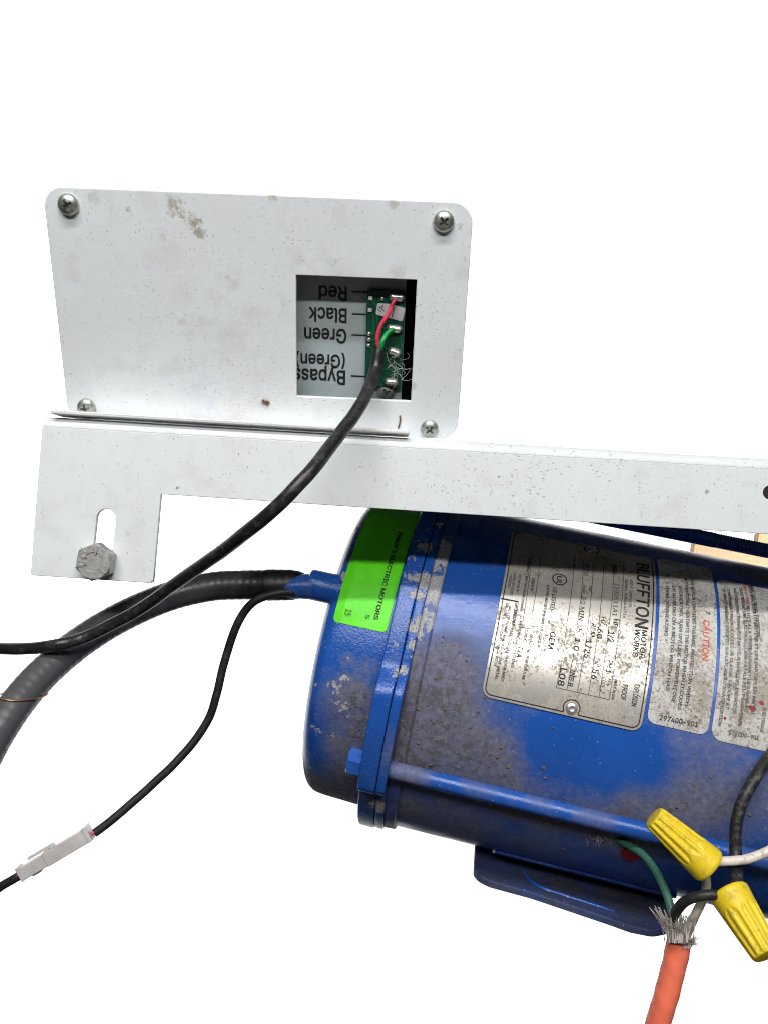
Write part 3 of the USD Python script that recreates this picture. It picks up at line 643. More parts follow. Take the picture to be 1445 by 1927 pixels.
enamel(motor, 'collar', turned([(-0.0576, 0.0815), (-0.0576, 0.0840), (-0.0568, 0.0845), (-0.0525, 0.0843), (-0.0518, 0.0836), (-0.0518, 0.0815)], 240), R=RS, dust=[((775, 1330), 90, 0.9), ((765, 1420), 60, 0.9)], chips=[((826, 1050), 46, 0.78), ((815, 1110), 44, 0.8), ((803, 1165), 34, 0.72), ((792, 1210), 22, 0.55)], c0=0.12, d0=0.35)
# the far end, beyond the right of the picture
mir = lambda pr: [(0.0925 - a, r) for a, r in pr][::-1]
enamel(motor, 'end_bell', turned(mir(bell_prof), 120, step=0.004), M_bluecast, smooth=50)
enamel(motor, 'flange_ring', flange_ring(0.1500, 0.1622, 0.0868, lugs), M_bluecast)
# tie rods, their heads, threads and nuts
def rod(deg, rr, thread0, r=0.0038, dustv=0.3, dd=()):
    ph = math.radians(deg); c = mcyl(0, ph, rr)
    rp = tube(np.array([c + A * a for a in np.linspace(-0.0575, thread0, 60)]), r, 24)
    pth = enamel(motor, 'tie_rod', rp, R=rr, d0=dustv, dust=dd, smooth=60)
    n = int((0.150 - thread0) / 0.00014)
    aa = np.linspace(thread0, 0.150, n)
    pitch = 0.00125
    th = tube(np.array([c + A * a for a in aa]), r - 0.0002, 20, wob=lambda i, t: 0.00042 * np.abs(((aa[i] / pitch + t / 6.283) % 1) * 2 - 1) - 0.0002)
    enamel(pth, 'thread', th, R=rr, d0=0.25, smooth=60)
    hexh = m3.Manifold.cylinder(0.0062, 0.0062, 0.0062, 6) ^ revolve([(0, -0.001), (0.0075, -0.001), (0.0075, 0.0045), (0.0052, 0.0062), (0, 0.0062)], 40)
    enamel(motor, 'bolt_head', frame_map(hexh, c - A * 0.0698, Uv * math.cos(0.3) + Fv * math.sin(0.3), -Uv * math.sin(0.3) + Fv * math.cos(0.3), -A), R=rr, d0=0.05, dust=[((676, 1402), 9, 0.8)])
    return pth
rod(-25, 0.0872, 0.083, dustv=0.02, dd=[((770, 1445), 40, 0.7), ((900, 1475), 30, 0.35), ((1120, 1535), 40, 0.4), ((1020, 1500), 22, 0.3)])
rod(90, 0.0905, 0.074, dustv=0.1)
rod(-103, 0.0868, 0.083, dustv=0.6)
rod(155, 0.0872, 0.083)
# conduit boss on the end bell
bc = px(605, 1104, 0.395)
bp = np.array([bc + A * a for a in np.linspace(-0.0062, 0.016, 24)])
brd_ = np.interp(np.linspace(-0.0062, 0.016, 24), [-0.0062, -0.0058, -0.0048, 0.004, 0.008, 0.016], [0.0055, 0.0066, 0.0070, 0.0070, 0.0074, 0.0085])
enamel(motor, 'conduit_boss', tube(bp, brd_, 32), M_bluecast, R=0.066, d0=0.05, chips=[((594, 1082), 8, 0.6), ((640, 1090), 14, 0.5)], smooth=40)
nz = path_px([(592, 1104, 0.394), (570, 1104, 0.3945), (548, 1105, 0.395), (520, 1106, 0.3965)], 30)
enamel(motor, 'conduit_nipple', tube(nz, np.linspace(0.0060, 0.0050, len(nz)), 24), M_blue, R=0.066, d0=0.2, smooth=40)
# foot welded under the shell
HF = -0.0842
foot_pts = [(-0.0118, -0.03), (-0.0118, 0.040), (-0.0095, 0.046), (-0.004, 0.0492), (0.015, 0.0498), (0.05, 0.0568), (0.058, 0.059), (0.068, 0.0575), (0.075, 0.051), (0.083, 0.036), (0.085, -0.03)]
foot = sheet(sg.Polygon(foot_pts).buffer(-0.0075).buffer(0.0075, quad_segs=12), 0.003, 0.0008)
enamel(motor, 'foot', frame_map(foot.subdivide_to_size(0.004), MO + Uv * HF, A, Fv, Uv), M_bluegrease_shade, R=0.09, d0=0.72, dust=[((930, 1620), 40, 0.9), ((1180, 1710), 40, 0.9), ((1060, 1680), 30, 0.6)], chips=[((920, 1622), 10, 0.5)], c0=0.1)
fp = lambda a, f_: MO + A * a + Fv * f_ + Uv * (HF + 0.0001)
bead = spline([fp(0.0118, 0.026), fp(0.0135, 0.034), fp(0.0185, 0.0415), fp(0.030, 0.0445), (fp(0.046, 0.047)), fp(0.052, 0.0478)], 50)
enamel(motor, 'foot_bead', tube(bead, np.interp(np.arange(len(bead)), [0, 8, len(bead) - 12, len(bead) - 1], [0.0003, 0.0008, 0.0008, 0.0003]), 12), R=0.09, d0=0.05, c0=0.42, smooth=60)
sad = turned([(-0.004, RS), (-0.004, RS + 0.0016), (0.080, RS + 0.0016), (0.080, RS)], 60, math.radians(-125), math.radians(-62))
enamel(motor, 'foot_saddle', sad, R=RS, d0=0.3)
cl = []
for (u, v), rad, n in (((836, 1203), 6, 3), ((850, 1330), 80, 26), ((930, 1440), 60, 18), ((800, 1400), 40, 12), ((1060, 1500), 80, 14), ((1225, 1390), 60, 10), ((1020, 1380), 50, 8), ((1330, 1500), 70, 8)):
    for _ in range(n):
        a, h = cast(u + rng.normal() * rad * 0.6, v + rng.normal() * rad * 0.6, RS)
        m = trimesh.creation.icosphere(1, 0.00014 + 0.0006 * rng.random() ** 3.5); w = np.asarray(m.vertices); m.vertices = w * (0.7 + 0.6 * rng.random((len(w), 1))) * [1.3, 1.0, 0.6]
        p = np.asarray(m.vertices); cl.append(trimesh.Trimesh(mcyl(a + p[:, 0], h + p[:, 1] / RS, RS + p[:, 2] + 0.0001), m.faces, process=False))
part(motor, 'dirt_clod', join(*cl), simple('dry_dirt', (0.13, 0.105, 0.08), 0.95, vary=0.4), 40, kind='stuff')
# ---- labels and lettering
def on_shell(mesh, a0, s0, R):
    """Flat artwork (x = a - a0, y = arc length upwards - s0, z = height) wrapped on the cylinder."""
    v = np.asarray(mesh.vertices)
    return trimesh.Trimesh(mcyl(a0 + v[:, 0], (s0 + v[:, 1]) / R, R + v[:, 2]), mesh.faces, process=False)
def wrap_poly(poly, thick, R, lift, size=0.0025):
    m = trimesh.creation.extrude_polygon(poly, thick, engine='earcut')
    m = m.subdivide_to_size(size, max_iter=12); m.apply_translation([0, 0, lift])
    return on_shell(m, 0, 0, R)
def stroke(pts, w, R, lift=0.0002, thick=0.00005):
    return wrap_poly(sg.LineString(pts).buffer(w / 2, cap_style=2, quad_segs=4), thick, R, lift, 0.003)
def mtext(parent, s, p0, p1, cap, R, lift, mat=None, bold=False, condensed=None):
    """A line of print that reads down round the motor; p0, p1: pixels where its baseline starts and ends, cap: capital height in pixels."""
    a0, h0 = cast(*p0, R); a1, h1 = cast(*p1, R)
    d = np.linalg.norm(mcyl((a0 + a1) / 2, (h0 + h1) / 2, R) - [0, 0, Z0]) / F
    m = meshkit.text_mesh(s, cap * d, 0.00005, bold); w = m.bounds[1, 0] - m.bounds[0, 0]
    v = np.asarray(m.vertices); x = (v[:, 0] - m.bounds[0, 0]) / w
    P = mcyl(a1 + v[:, 1], h0 + (h1 - h0) * x, R + lift + v[:, 2])
    msh = trimesh.Trimesh(P, m.faces, process=False); msh.invert()
    part(parent, 'lettering', msh, mat or M_black, False)
def atext(parent, s, p0, p1, cap, R, lift, mat=None, bold=False):
    """A line of print that runs along the motor's axis."""
    a0, h0 = cast(*p0, R); a1, h1 = cast(*p1, R)
    d = np.linalg.norm(mcyl((a0 + a1) / 2, (h0 + h1) / 2, R) - [0, 0, Z0]) / F
    m = meshkit.text_mesh(s, cap * d, 0.00005, bold); w = m.bounds[1, 0] - m.bounds[0, 0]
    v = np.asarray(m.vertices); x = (v[:, 0] - m.bounds[0, 0]) / w
    P = mcyl(a0 + (a1 - a0) * x, h0 + (h1 - h0) * x + v[:, 1] / R, R + lift + v[:, 2])
    part(parent, 'lettering', trimesh.Trimesh(P, m.faces, process=False), mat or M_black, False)
D = math.radians
RL = RS + 0.0006
# nameplate
na0, na1, nl, nh = -0.0262, 0.0402, RS * D(2.4), RS * D(64.5)
npoly = rrect(na0, nl, na1, nh, 0.0042)
nameplate = part(motor, 'nameplate', wrap_poly(npoly, 0.0005, RS, 0.0002), M_plate, 40, 'dirty silver metal nameplate')
z3n = lambda x, y: (900 + x / 4.25, 980 + y / 4.25)
RN = RS + 0.0007
rv = [cast(1075, 1333, RN), cast(1113, 1035, RN)]
ins_ = 0.0012
bl = npoly.buffer(-ins_)
for a, h in rv: bl = bl.difference(sg.Point(a, h * RS).buffer(0.0034, quad_segs=8))
bl = bl.buffer(-0.0005).buffer(0.0005)
part(nameplate, 'border_line', wrap_poly(bl.exterior.buffer(0.00023), 0.00005, RS, 0.00075, 0.003), M_black, False)
for a, h in rv:
    m = tm(revolve([(0.0007, 0.0006), (0.0007, 0.0013), (0.0012, 0.0014), (0.0021, 0.0010), (0.0026, 0.0), (0, 0), (0, 0.0006)], 28))
    part(nameplate, 'rivet', on_shell(m, a, h * RS, RS + 0.0007), M_rivet, 35)
def nt(s, x0, y0, x1, y1, cap, bold=False, mat=None): mtext(nameplate, s, z3n(x0, y0), z3n(x1, y1), cap, RN, 0.00010, mat, bold)
nt('BLUFFTON', 1262, 335, 1250, 850, 22, True)
nt('MOTOR', 1300, 872, 1284, 1098, 9, True); nt('WORKS', 1247, 862, 1230, 1086, 9, True)
nt('EXPLOSION', 1252, 1308, 1222, 1480, 8.5, True); nt('PROOF', 1172, 1312, 1136, 1432, 8.5, True)
nt('410 E. Spring St.', 1205, 465, 1202, 695, 5); nt('Bluffton, Indiana 46714', 1165, 470, 1155, 775, 5)
nt('MADE IN USA', 1088, 1280, 1062, 1430, 4.5, True)
nt('MODEL', 1080, 350, 1080, 430, 6); nt('1100511A1', 1085, 500, 1070, 760, 8, mat=M_greyink)
nt('HP', 1085, 785, 1074, 850, 8.5, True); nt('1/2', 1045, 880, 1030, 968, 11, True); nt('PH 1', 1042, 1116, 1018, 1212, 9, True)
nt('KVA', 1042, 1264, 1030, 1310, 6); nt('CODE  J', 992, 1250, 972, 1368, 6.5)
nt('HZ', 985, 770, 975, 830, 8.5); nt('60', 955, 862, 942, 938, 10, True); nt('FR', 942, 1100, 930, 1150, 8); nt('56', 915, 1185, 902, 1265, 10, True)
nt('RPM', 905, 820, 890, 925, 8.5); nt('1725', 868, 950, 842, 1095, 9.5, True)
nt('TIME', 885, 520, 880, 566, 4.5); nt('RATING', 835, 515, 830, 580, 4.5); nt('30 MIN', 830, 605, 800, 795, 8); nt('VOLTS 115', 850, 345, 845, 440, 7)
nt('SF', 800, 835, 790, 885, 8); nt('1.0', 780, 940, 758, 1036, 9.5, True); nt('INS B', 745, 1190, 712, 1322, 9, True)
nt('L08', 665, 1176, 632, 1316, 11, True)
nt('US LISTED', 590, 530, 572, 710, 7, True); nt('ELECTRIC MOTOR FOR HAZARDOUS LOCATIONS', 545, 515, 466, 1030, 4.6, True)
nt('OEM', 580, 888, 552, 1022, 10, True); nt('GROUP', 428, 458, 412, 562, 5.5, True)
nt('OPERATING TEMPERATURE', 408, 905, 345, 1272, 5, True); nt('CODE', 375, 870, 358, 962, 5, True); nt('T2A', 328, 1002, 302, 1092, 9, True)
nt('DISCONNECT MOTOR FROM POWER', 385, 290, 330, 720, 4.6, True); nt('BEFORE SERVICING', 322, 800, 258, 1175, 4.8, True)
nt('GROUNDING', 285, 655, 262, 830, 6.5, True); nt('SERIOUS ELECTRICAL SHOCK MAY', 240, 700, 178, 1285, 4.8, True)
nt('MOTOR FRAME AND ADJACENT METAL', 212, 680, 130, 1270, 4.8, True); nt('GROUNDED IN COMPLIANCE WITH', 180, 650, 122, 1160, 4.8, True)
nt('THIS MOTOR IN', 312, 425, 300, 565, 4.6); nt('COVERED BY CLASS', 272, 405, 252, 590, 4.6); nt('SPECIFIED', 240, 430, 232, 532, 4.6)
def nl_(pts, w=0.00022):
    q = [cast(*z3n(*p), RN) for p in pts]; return stroke([(a, h * RS) for a, h in q], w, RS, 0.00078)
lines = [nl_([(1160, 350), (1150, 600), (1130, 800), (1090, 1130), (1045, 1432)]), nl_([(1078, 350), (1075, 560), (1048, 800), (1010, 1100), (962, 1412)]), nl_([(1000, 340), (985, 600), (965, 800), (925, 1100), (878, 1394)]), nl_([(920, 340), (900, 600), (880, 800), (838, 1100), (790, 1374)]), nl_([(838, 320), (825, 560), (795, 800), (755, 1100), (705, 1355)]), nl_([(770, 285), (745, 560), (710, 800), (670, 1100), (622, 1335)]),
         nl_([(622, 1335), (830, 1383), (1045, 1432)]), nl_([(430, 265), (400, 500), (375, 680), (345, 855)]), nl_([(495, 290), (470, 500), (445, 660), (410, 866)]), nl_([(345, 855), (410, 866)]), nl_([(178, 622), (320, 650)], 0.0007)]
part(nameplate, 'ruled_line', join(*lines), M_black, False)
ulc = cast(*z3n(648, 470), RN)
ring = sg.Point(0, 0).buffer(0.0033, quad_segs=12).difference(sg.Point(0, 0).buffer(0.0028, quad_segs=12))
ring = trimesh.creation.extrude_polygon(ring, 0.00005, engine='earcut'); ring.apply_translation([0, 0, 0.0008])
part(nameplate, 'round_mark', on_shell(ring, ulc[0], ulc[1] * RS, RS), M_black, False)
nt('c', 622, 392, 620, 404, 5, True); nt('UL', 628, 440, 622, 512, 8.5, True)
# two paper warning labels
def zl(x, y): return (1140 + x / 4.38, 980 + y / 4.38)
lab1 = part(motor, 'warning_label', wrap_poly(rrect(0.0418, RS * D(5.6), 0.0663, RS * D(66), 0.0035), 0.00015, RS, 0.0002), M_sticker1, 40, 'dirty white label with a red caution heading')
lab2 = part(motor, 'warning_label', wrap_poly(rrect(0.0677, RS * D(5.0), 0.0962, RS * D(60), 0.0045), 0.00015, RS, 0.0002), M_sticker1, 40, 'dirty white label with black and red French text')
RW = RS + 0.00036
def lt(lab, s, x0, y0, x1, y1, cap=5.6, mat=None, bold=True): mtext(lab, s, zl(x0, y0), zl(x1, y1), cap, RW, 0.00006, mat, bold)
lt(lab1, 'CAUTION', 808, 818, 790, 1150, 10.5, M_caution); lt(lab1, '7', 822, 742, 820, 770, 8)
lt(lab1, 'THIS MOTOR CONTAINS THERMAL PROTECTION WHICH', 700, 475, 652, 1522)
lt(lab1, 'AUTOMATICALLY RESTARTS THE MOTOR WHEN IT COOLS', 650, 475, 590, 1555)
lt(lab1, 'OVERHEATING. TURN OFF LINE POWER BEFORE', 608, 540, 540, 1500)
lt(lab1, 'OR WORKING ON A MOTOR WHICH HAS', 555, 540, 492, 1400)
lt(lab1, 'FROM OVERHEATING', 500, 540, 480, 950)
atext(lab1, '297400-901', zl(440, 1642), zl(756, 1704), 8.5, RW, 0.00006, None, True)
lt(lab2, "DE FONCTIONNEMENT SPECIFIES SUR LA PLAQUE D'IDENTIFICATION", 960, 560, 922, 1692, 5)
lt(lab2, 'CONFORMENT PAS AUX CODES DE CLASSE, GROUPE ET', 1010, 560, 985, 1555, 5)
lt(lab2, 'PAS FAIRE FONCTIONNER CE MOTEUR DANS DES ENDROITS', 1065, 560, 1042, 1590, 5)
lt(lab2, 'ELECTRIQUE UNE ELECTROCUTION FATALE PEUT SURVENIR', 1112, 560, 1088, 1692, 5)
lt(lab2, 'RELIEES A LA TERRE SUIVANT LES REGLES', 1158, 700, 1140, 1580, 5); lt(lab2, 'MISE A LA TERRE', 1158, 520, 1160, 690, 5, M_caution)
lt(lab2, 'SI LA CARCASSE DU MOTEUR ET LES PARTIES EN METAL', 1208, 540, 1192, 1605, 5)
lt(lab2, "AVANT TOUT TRAVAIL D'ENTRETIEN", 1255, 540, 1245, 960, 5); lt(lab2, 'ELECTRIQUE', 1292, 1540, 1270, 1745, 5)
atext(lab2, '279200-901', zl(1012, 1762), zl(1258, 1812), 7, RW, 0.00006, None, True)
spots = []
for (x, y, r) in ((1200, 1545, 0.0011), (1185, 1538, 0.0007), (1280, 1503, 0.0009), (1290, 1512, 0.0006), (980, 1630, 0.0006), (1225, 1552, 0.0007)):
    a, h = cast(*zl(x, y), RW); m = trimesh.creation.extrude_polygon(sg.Point(0, 0).buffer(r, quad_segs=3), 0.00008, engine='earcut'); m.apply_translation([0, 0, 0.0004])
    spots.append(on_shell(m, a, h * RS, RS))
part(lab2, 'red_spot', join(*spots), M_redpaint, False)
# bright green sticker on the end bell
RB = 0.0772
def on_bell(poly, thick, lift, size=0.002):
    m = trimesh.creation.extrude_polygon(poly, thick, engine='earcut').subdivide_to_size(size, max_iter=12)
    v = np.asarray(m.vertices); P = mcyl(v[:, 0], v[:, 1] / RB, np.interp(v[:, 0], [-0.0965, -0.092, -0.0695], [0.0752, 0.0765, 0.0775]) + lift + v[:, 2])
    return trimesh.Trimesh(P, m.faces, process=False)
c_ = [cast(*q, RB) for q in ((622, 1169), (724, 1190), (797, 962))]
stk_poly = rrect(-0.0958, RB * (c_[0][1] + c_[1][1]) / 2, -0.0712, RB * D(72), 0.0022)
sticker = part(motor, 'sticker', on_bell(stk_poly, 0.0001, 0.0003), M_neon, 40, 'bright lime green paper sticker')
zs = lambda x, y: (560 + x / 4.817, 940 + y / 4.817)
mtext(sticker, "FRANK'S ELECTRIC MOTORS", zs(925, 300), zs(688, 1085), 8, RB + 0.0007, 0.0, M_black, True)
mtext(sticker, '15', zs(432, 985), zs(425, 1040), 12, RB + 0.0007, 0.0, M_greyink); mtext(sticker, '5', zs(618, 1040), zs(610, 1075), 8, RB + 0.0007, 0.0, M_greyink)

# ================================================================== tan board seen past the motor
bdp = [px(u, v, 1.6) for u, v in ((1308, 1020), (1330, 1024), (1395, 1030), (1424, 1034), (1428, 1004), (1560, 1010), (1560, 1140), (1290, 1120))]
o = bdp[0]; poly = sg.Polygon([(q[0] - o[0], q[2] - o[2]) for q in bdp]).buffer(-0.004).buffer(0.004)
part(None, 'tan_board', frame_map(sheet(poly, 0.02, 0.001), o, [1, 0, 0], [0, 0, 1], [0, -1, 0]), M_board, 30, 'small piece of tan board behind the motor at the right edge', 'board')

# ================================================================== grey conduit, added dark sleeve, thin lead
cond = thing('conduit', px(300, 1150, 0.38), 'thick dark grey ribbed conduit sweeping from the motor down to the left edge', 'conduit')
dp = [(596, 1102, 0.397), (560, 1101, 0.397), (510, 1101, 0.398), (455, 1101, 0.400), (400, 1104, 0.400), (330, 1119, 0.396), (260, 1146, 0.388), (190, 1183, 0.378), (125, 1229, 0.366), (60, 1290, 0.352), (3, 1366, 0.338), (-40, 1445, 0.328), (-80, 1540, 0.32), (-130, 1680, 0.31), (-170, 1850, 0.305)]
P = path_px(dp, 620); arc = np.concatenate([[0], np.cumsum(np.linalg.norm(np.diff(P, axis=0), axis=1))])
k0 = np.argmin(np.abs(P[:, 0] - px(505, 0, 0.398)[0]))
rip = lambda aa: (lambda i, t: 0.00004 * np.sin(2 * np.pi * (aa[i] / 0.0036 + t / 6.283)))
part(cond, 'jacket', tube(P[k0 - 3:], np.interp(arc[k0 - 3:], [arc[k0], arc[k0] + 0.03, arc[-1]], [0.0069, 0.0067, 0.0070]), 40, wob=rip(arc[k0 - 3:])), M_conduit, 60)
ks = np.argmin(np.abs(P[:, 0] - px(572, 0, 0.397)[0]))
part(cond, 'shade_sleeve', tube(P[ks:k0 + 6], np.interp(arc[ks:k0 + 6], [arc[ks], arc[ks] + 0.002, arc[ks] + 0.006, arc[k0], arc[k0] + 0.0015], [0.0056, 0.0064, 0.0071, 0.0073, 0.0070]), 40, wob=rip(arc[ks:k0 + 6])), M_shade_sleeve, 60)  # added sleeve, its black stands for the shade at the conduit end
ik = np.argmin(np.abs(P[:, 0] - px(44, 0, 0.348)[0])); kc = P[ik]; kx = norm(P[ik + 2] - P[ik - 2])
n1 = norm(np.cross(kx, [0, 1, 0])); n2 = np.cross(kx, n1); loop_ = []
for t in np.linspace(0, 2 * np.pi, 70):
    p_ = 0.00735 * (math.cos(t) * n1 + math.sin(t) * n2); p_ = p_ - kx * (p_[2] + 0.12 * p_[0]) / (kx[2] + 0.12 * kx[0]); loop_.append(kc + p_)
part(None, 'copper_wire', tube(np.array(loop_), 0.0003, 8), M_copper, 60, 'thin bare copper wire tied round the grey conduit near the left edge', 'wire')

lead = thing('sensor_lead', px(400, 1330, 0.40), 'thin black lead hanging from below the conduit down to the white plug', 'cable')
cable('sheath', lead, [(568, 1114, 0.392), (530, 1116, 0.391), (500, 1122, 0.391), (473, 1137, 0.392), (452, 1165, 0.394), (436, 1205, 0.395), (420, 1255, 0.395), (408, 1305, 0.395), (393, 1352, 0.395), (365, 1396, 0.394), (330, 1437, 0.392), (285, 1479, 0.39), (235, 1524, 0.387), (178, 1569, 0.384)], 0.0019, M_lead, 200)
cable('red_wire', lead, [(184, 1564, 0.384), (172, 1570, 0.3825), (160, 1577, 0.383)], 0.0008, M_red, 20, 10)
lead2 = thing('sensor_lead', px(10, 1655, 0.378), 'short black lead running from the white plug out of the left edge', 'cable')
cable('sheath', lead2, [(42, 1646, 0.379), (22, 1658, 0.379), (0, 1671, 0.379), (-40, 1700, 0.38), (-140, 1770, 0.385), (-260, 1850, 0.39)], 0.0019, M_lead, 40)
cable('red_wire', lead2, [(48, 1641, 0.378), (38, 1645, 0.3775), (28, 1653, 0.379)], 0.0008, M_red, 20, 10)
# white plug connector
c0, c1 = px(39, 1645, 0.379), px(172, 1566, 0.383)
ax = norm(c1 - c0); L = np.linalg.norm(c1 - c0); side = norm(np.cross(ax, [0, -1, 0])); side *= np.sign(side[2]); dep_ = norm(np.cross(side, ax)); dep_ *= -np.sign(dep_[1])
plug = thing('plug_connector', (c0 + c1) / 2, 'small white nylon plug joining two thin black leads at lower left', 'plug')
def pl(m, x, y, z, name, mat=M_nylon, sm=30):
    part(plug, name, frame_map(m, c0 + ax * x + side * y + dep_ * z, ax, side, dep_), mat, sm)
kk = 0.381 / F
def hollow(l, h, d, r=0.0005):
    o_ = rbox(l, h, d, r); return o_
pl(hollow(L * 0.36, 24 * kk, 0.0062), L * 0.20, -0.0001, 0, 'plug_half')
pl(hollow(L * 0.60, 27 * kk, 0.0070), L * 0.66, 0, 0, 'socket_half')
pl(rbox(L * 0.06, 30 * kk, 0.0078, 0.0004), L * 0.965, 0.0003, 0, 'rim'); pl(rbox(L * 0.04, 28 * kk, 0.0070, 0.0004), L * 0.02, 0.0002, 0, 'rim')
pl(rbox(L * 0.33, 5 * kk, 0.0032, 0.0003), L * 0.34, 17.5 * kk, 0, 'latch'); pl(rbox(0.0012, 8 * kk, 0.0032, 0.0002), L * 0.44, 13.5 * kk, 0, 'latch_post'); pl(rbox(0.0016, 7 * kk, 0.0040, 0.0002), L * 0.50, 14.5 * kk, 0, 'latch_post')
pl(rbox(L * 0.13, 4 * kk, 0.003, 0.0003), L * 0.19, -14 * kk, 0, 'key_rib')

# ================================================================== power cord, wires and wire nuts
cord = thing('power_cord', px(1260, 1850, 0.335), 'faded orange power cord coming up from below with its cores stripped', 'cord')
cable('jacket', cord, [(1277, 1774, 0.336), (1270, 1808, 0.336), (1260, 1850, 0.336), (1249, 1890, 0.336), (1238, 1930, 0.337), (1215, 2020, 0.34), (1180, 2160, 0.345)], 0.0046, M_orange, 100, 28, wob=lambda i, t: 0.00012 * np.sin(i * 0.35 + 2 * t) * np.sin(i * 0.11))
cable('green_core', cord, [(1150, 1572, 0.372), (1180, 1590, 0.364), (1207, 1607, 0.357), (1230, 1634, 0.350), (1248, 1668, 0.344), (1260, 1702, 0.339), (1267, 1735, 0.336), (1272, 1785, 0.336)], 0.0016, M_teal, 90)
cable('black_core', cord, [(1272, 1800, 0.338), (1264, 1757, 0.3355), (1268, 1725, 0.330), (1285, 1700, 0.325), (1312, 1687, 0.322), (1342, 1684, 0.321), (1362, 1690, 0.322)], 0.0019, M_lead, 90)
cable('white_core', cord, [(1280, 1795, 0.338), (1292, 1760, 0.338), (1306, 1727, 0.337), (1320, 1698, 0.336), (1328, 1675, 0.334), (1328, 1652, 0.331), (1318, 1632, 0.328)], 0.0017, M_cream_wire, 90)
fib = []
def strand(u, v, du, dv, n, sp, d=0.3325, ln=1.0):
    for _ in range(n):
        s0 = rng.normal() * sp; b = rng.normal() * 0.22; l = ln * (0.6 + 0.5 * rng.random())
        pts = [(u + s0, v, d + 0.0015 * rng.normal()), (u + s0 + du * 0.5 * l + 3 * b, v + dv * 0.5 * l, d - 0.001), (u + s0 + du * l + b * 22, v + dv * l + abs(b) * 8, d - 0.002 + 0.002 * rng.normal())]
        fib.append(tube(path_px(pts, 12), np.linspace(0.00022, 0.00012, len(path_px(pts, 12))), 5))
strand(1270, 1772, -34, -62, 34, 5); strand(1272, 1772, -10, -58, 30, 6); strand(1280, 1776, 6, -52, 60, 8, 0.3305); strand(1294, 1782, 10, -20, 26, 3); strand(1290, 1786, 15, -14, 14, 3)
strand(1275, 1775, -4, -45, 40, 9, 0.3300)
part(cord, 'filler_fibre', join(*fib), M_fibre, 60, kind='stuff')

def wire_nut(tip, base, r_tip, r_base, label, dome=0.0):
    a = norm(base - tip); Ln = np.linalg.norm(base - tip)
    x = norm(np.cross(a, [0, 1, 0.2])); y = np.cross(a, x)
    th = np.linspace(0, 2 * np.pi, 145)[:-1]
    ts = np.concatenate([np.linspace(0, 0.06, 8), np.linspace(0.07, 1.0, 60)])
    prof_ = []
    for t in ts:
        r = r_tip + (r_base - r_tip) * t ** 0.9
        if t < 0.06: r *= 0.80 + 0.20 * math.sqrt(max(0, 1 - (1 - t / 0.06) ** 2))
        if t > 0.95: r *= 1 - 0.10 * ((t - 0.95) / 0.05) ** 2
        prof_.append(r)
    rows = []
    for t, r in zip(ts, prof_):
        amp = 0.00065 * np.clip((0.70 - t + 0.05 * np.cos(th * 6)) / 0.06, 0, 1) * np.clip((t - 0.015) / 0.03, 0, 1)
        w = np.cos(th * 12); rib = np.clip(w * 1.6, -1, 1)
        rr = r - amp * (0.5 - 0.5 * rib)
        rows.append(tip + a * (t * Ln) + rr[:, None] * (np.cos(th)[:, None] * x + np.sin(th)[:, None] * y))
    # rim and hollow inside
    for t, k in ((1.0, 0.86), (0.97, 0.74), (0.70, 0.6)):
        rr = prof_[-1] * k; rows.append(tip + a * (t * Ln) + rr * (np.cos(th)[:, None] * x + np.sin(th)[:, None] * y))
    v = np.vstack(rows); n = len(th); R_ = len(rows)
    i, j = np.meshgrid(np.arange(R_ - 1), np.arange(n), indexing='ij')
    q = np.stack([i * n + j, i * n + (j + 1) % n, (i + 1) * n + (j + 1) % n, (i + 1) * n + j], -1).reshape(-1, 4)
    f = np.vstack([q[:, [0, 1, 2]], q[:, [0, 2, 3]]]); k = len(v)
    v = np.vstack([v, tip - a * 0.0001, tip + a * (0.70 * Ln)]); jj = np.arange(n)
    f = np.vstack([f, np.stack([np.full(n, k), (jj + 1) % n, jj], 1), np.stack([np.full(n, k + 1), (R_ - 1) * n + jj, (R_ - 1) * n + (jj + 1) % n], 1)])
    m = trimesh.Trimesh(v, f, process=False); m.fix_normals()
    part(None, 'wire_nut', m, M_yellow, 50, label, 'wire nut')
kn = 0.325 / F
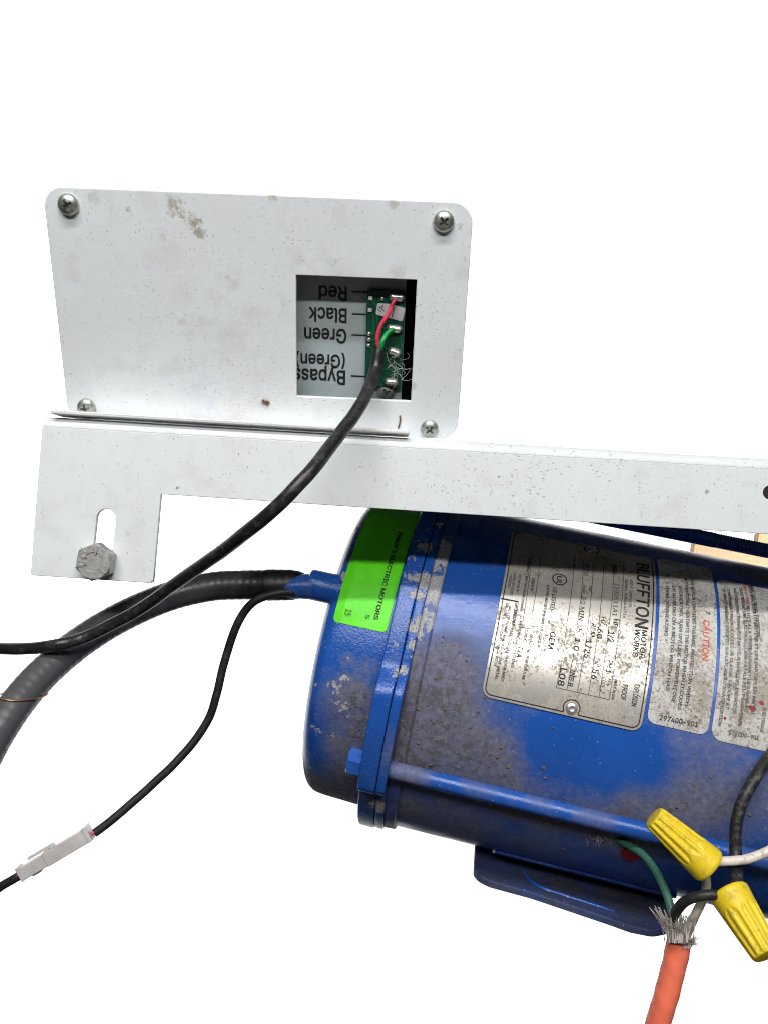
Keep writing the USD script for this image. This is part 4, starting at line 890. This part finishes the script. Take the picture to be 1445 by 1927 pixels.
wire_nut(px(1229, 1537, 0.327), px(1336, 1632, 0.322), 23.5 * kn, 36 * kn, 'yellow ribbed wire nut lying over the blue tie rod, open end toward white wires')
wire_nut(px(1444, 1800, 0.306), px(1370, 1678, 0.324), 26 * kn, 38 * kn, 'yellow ribbed wire nut fed by two black wires, at lower right edge')

mlead = thing('motor_lead', px(1400, 1530, 0.335), 'dusty black wire hanging down the right side of the motor into the lower wire nut', 'wire')
M_dustlead = dirty_rubber('dusty_lead', (0.016, 0.016, 0.017), (0.17, 0.155, 0.14), 0.85, 0.5, 330)
cable('sheath', mlead, [(1640, 1180, 0.37), (1530, 1310, 0.362), (1475, 1385, 0.352), (1450, 1420, 0.345), (1428, 1453, 0.339), (1407, 1488, 0.335), (1391, 1525, 0.334), (1384, 1565, 0.334), (1384, 1605, 0.333), (1387, 1640, 0.328), (1386, 1668, 0.322), (1390, 1700, 0.32)], 0.0023, M_dustlead, 120)
wlead = thing('motor_lead', px(1420, 1615, 0.325), 'grimy white wire running right from the upper wire nut to the picture edge', 'wire')
cable('sheath', wlead, [(1322, 1624, 0.3255), (1345, 1622, 0.325), (1372, 1621, 0.3245), (1402, 1618, 0.324), (1430, 1609, 0.324), (1455, 1597, 0.325), (1500, 1570, 0.33), (1600, 1490, 0.345), (1720, 1380, 0.36)], 0.00175, M_white_wire, 90)
# red plug in the shell and a tuft of lint
a, h = cast(1186, 1607, RS)
part(motor, 'red_plug', on_shell(tm(revolve([(0, 0), (0.0042, 0), (0.0038, 0.0012), (0, 0.0016)], 24)), a, h * RS, RS), M_redpaint, 40)
lint = []
for k in range(26):
    u, v = 1128 + rng.normal() * 12, 1577 + rng.normal() * 3
    aa, hh = cast(u, v, RS); b = mcyl(aa, hh, RS + 0.0003); d_ = rng.normal(size=3) * 0.0013
    lint.append(tube(spline([b, b + d_ * 0.6 + Fv * 0.0008, b + d_ * 1.2 + Fv * 0.0004], 8), 0.00006, 5))
part(None, 'lint_tuft', join(*lint), M_fibre, 60, 'small tuft of pale lint on the dark lower motor side', 'lint', 'stuff')
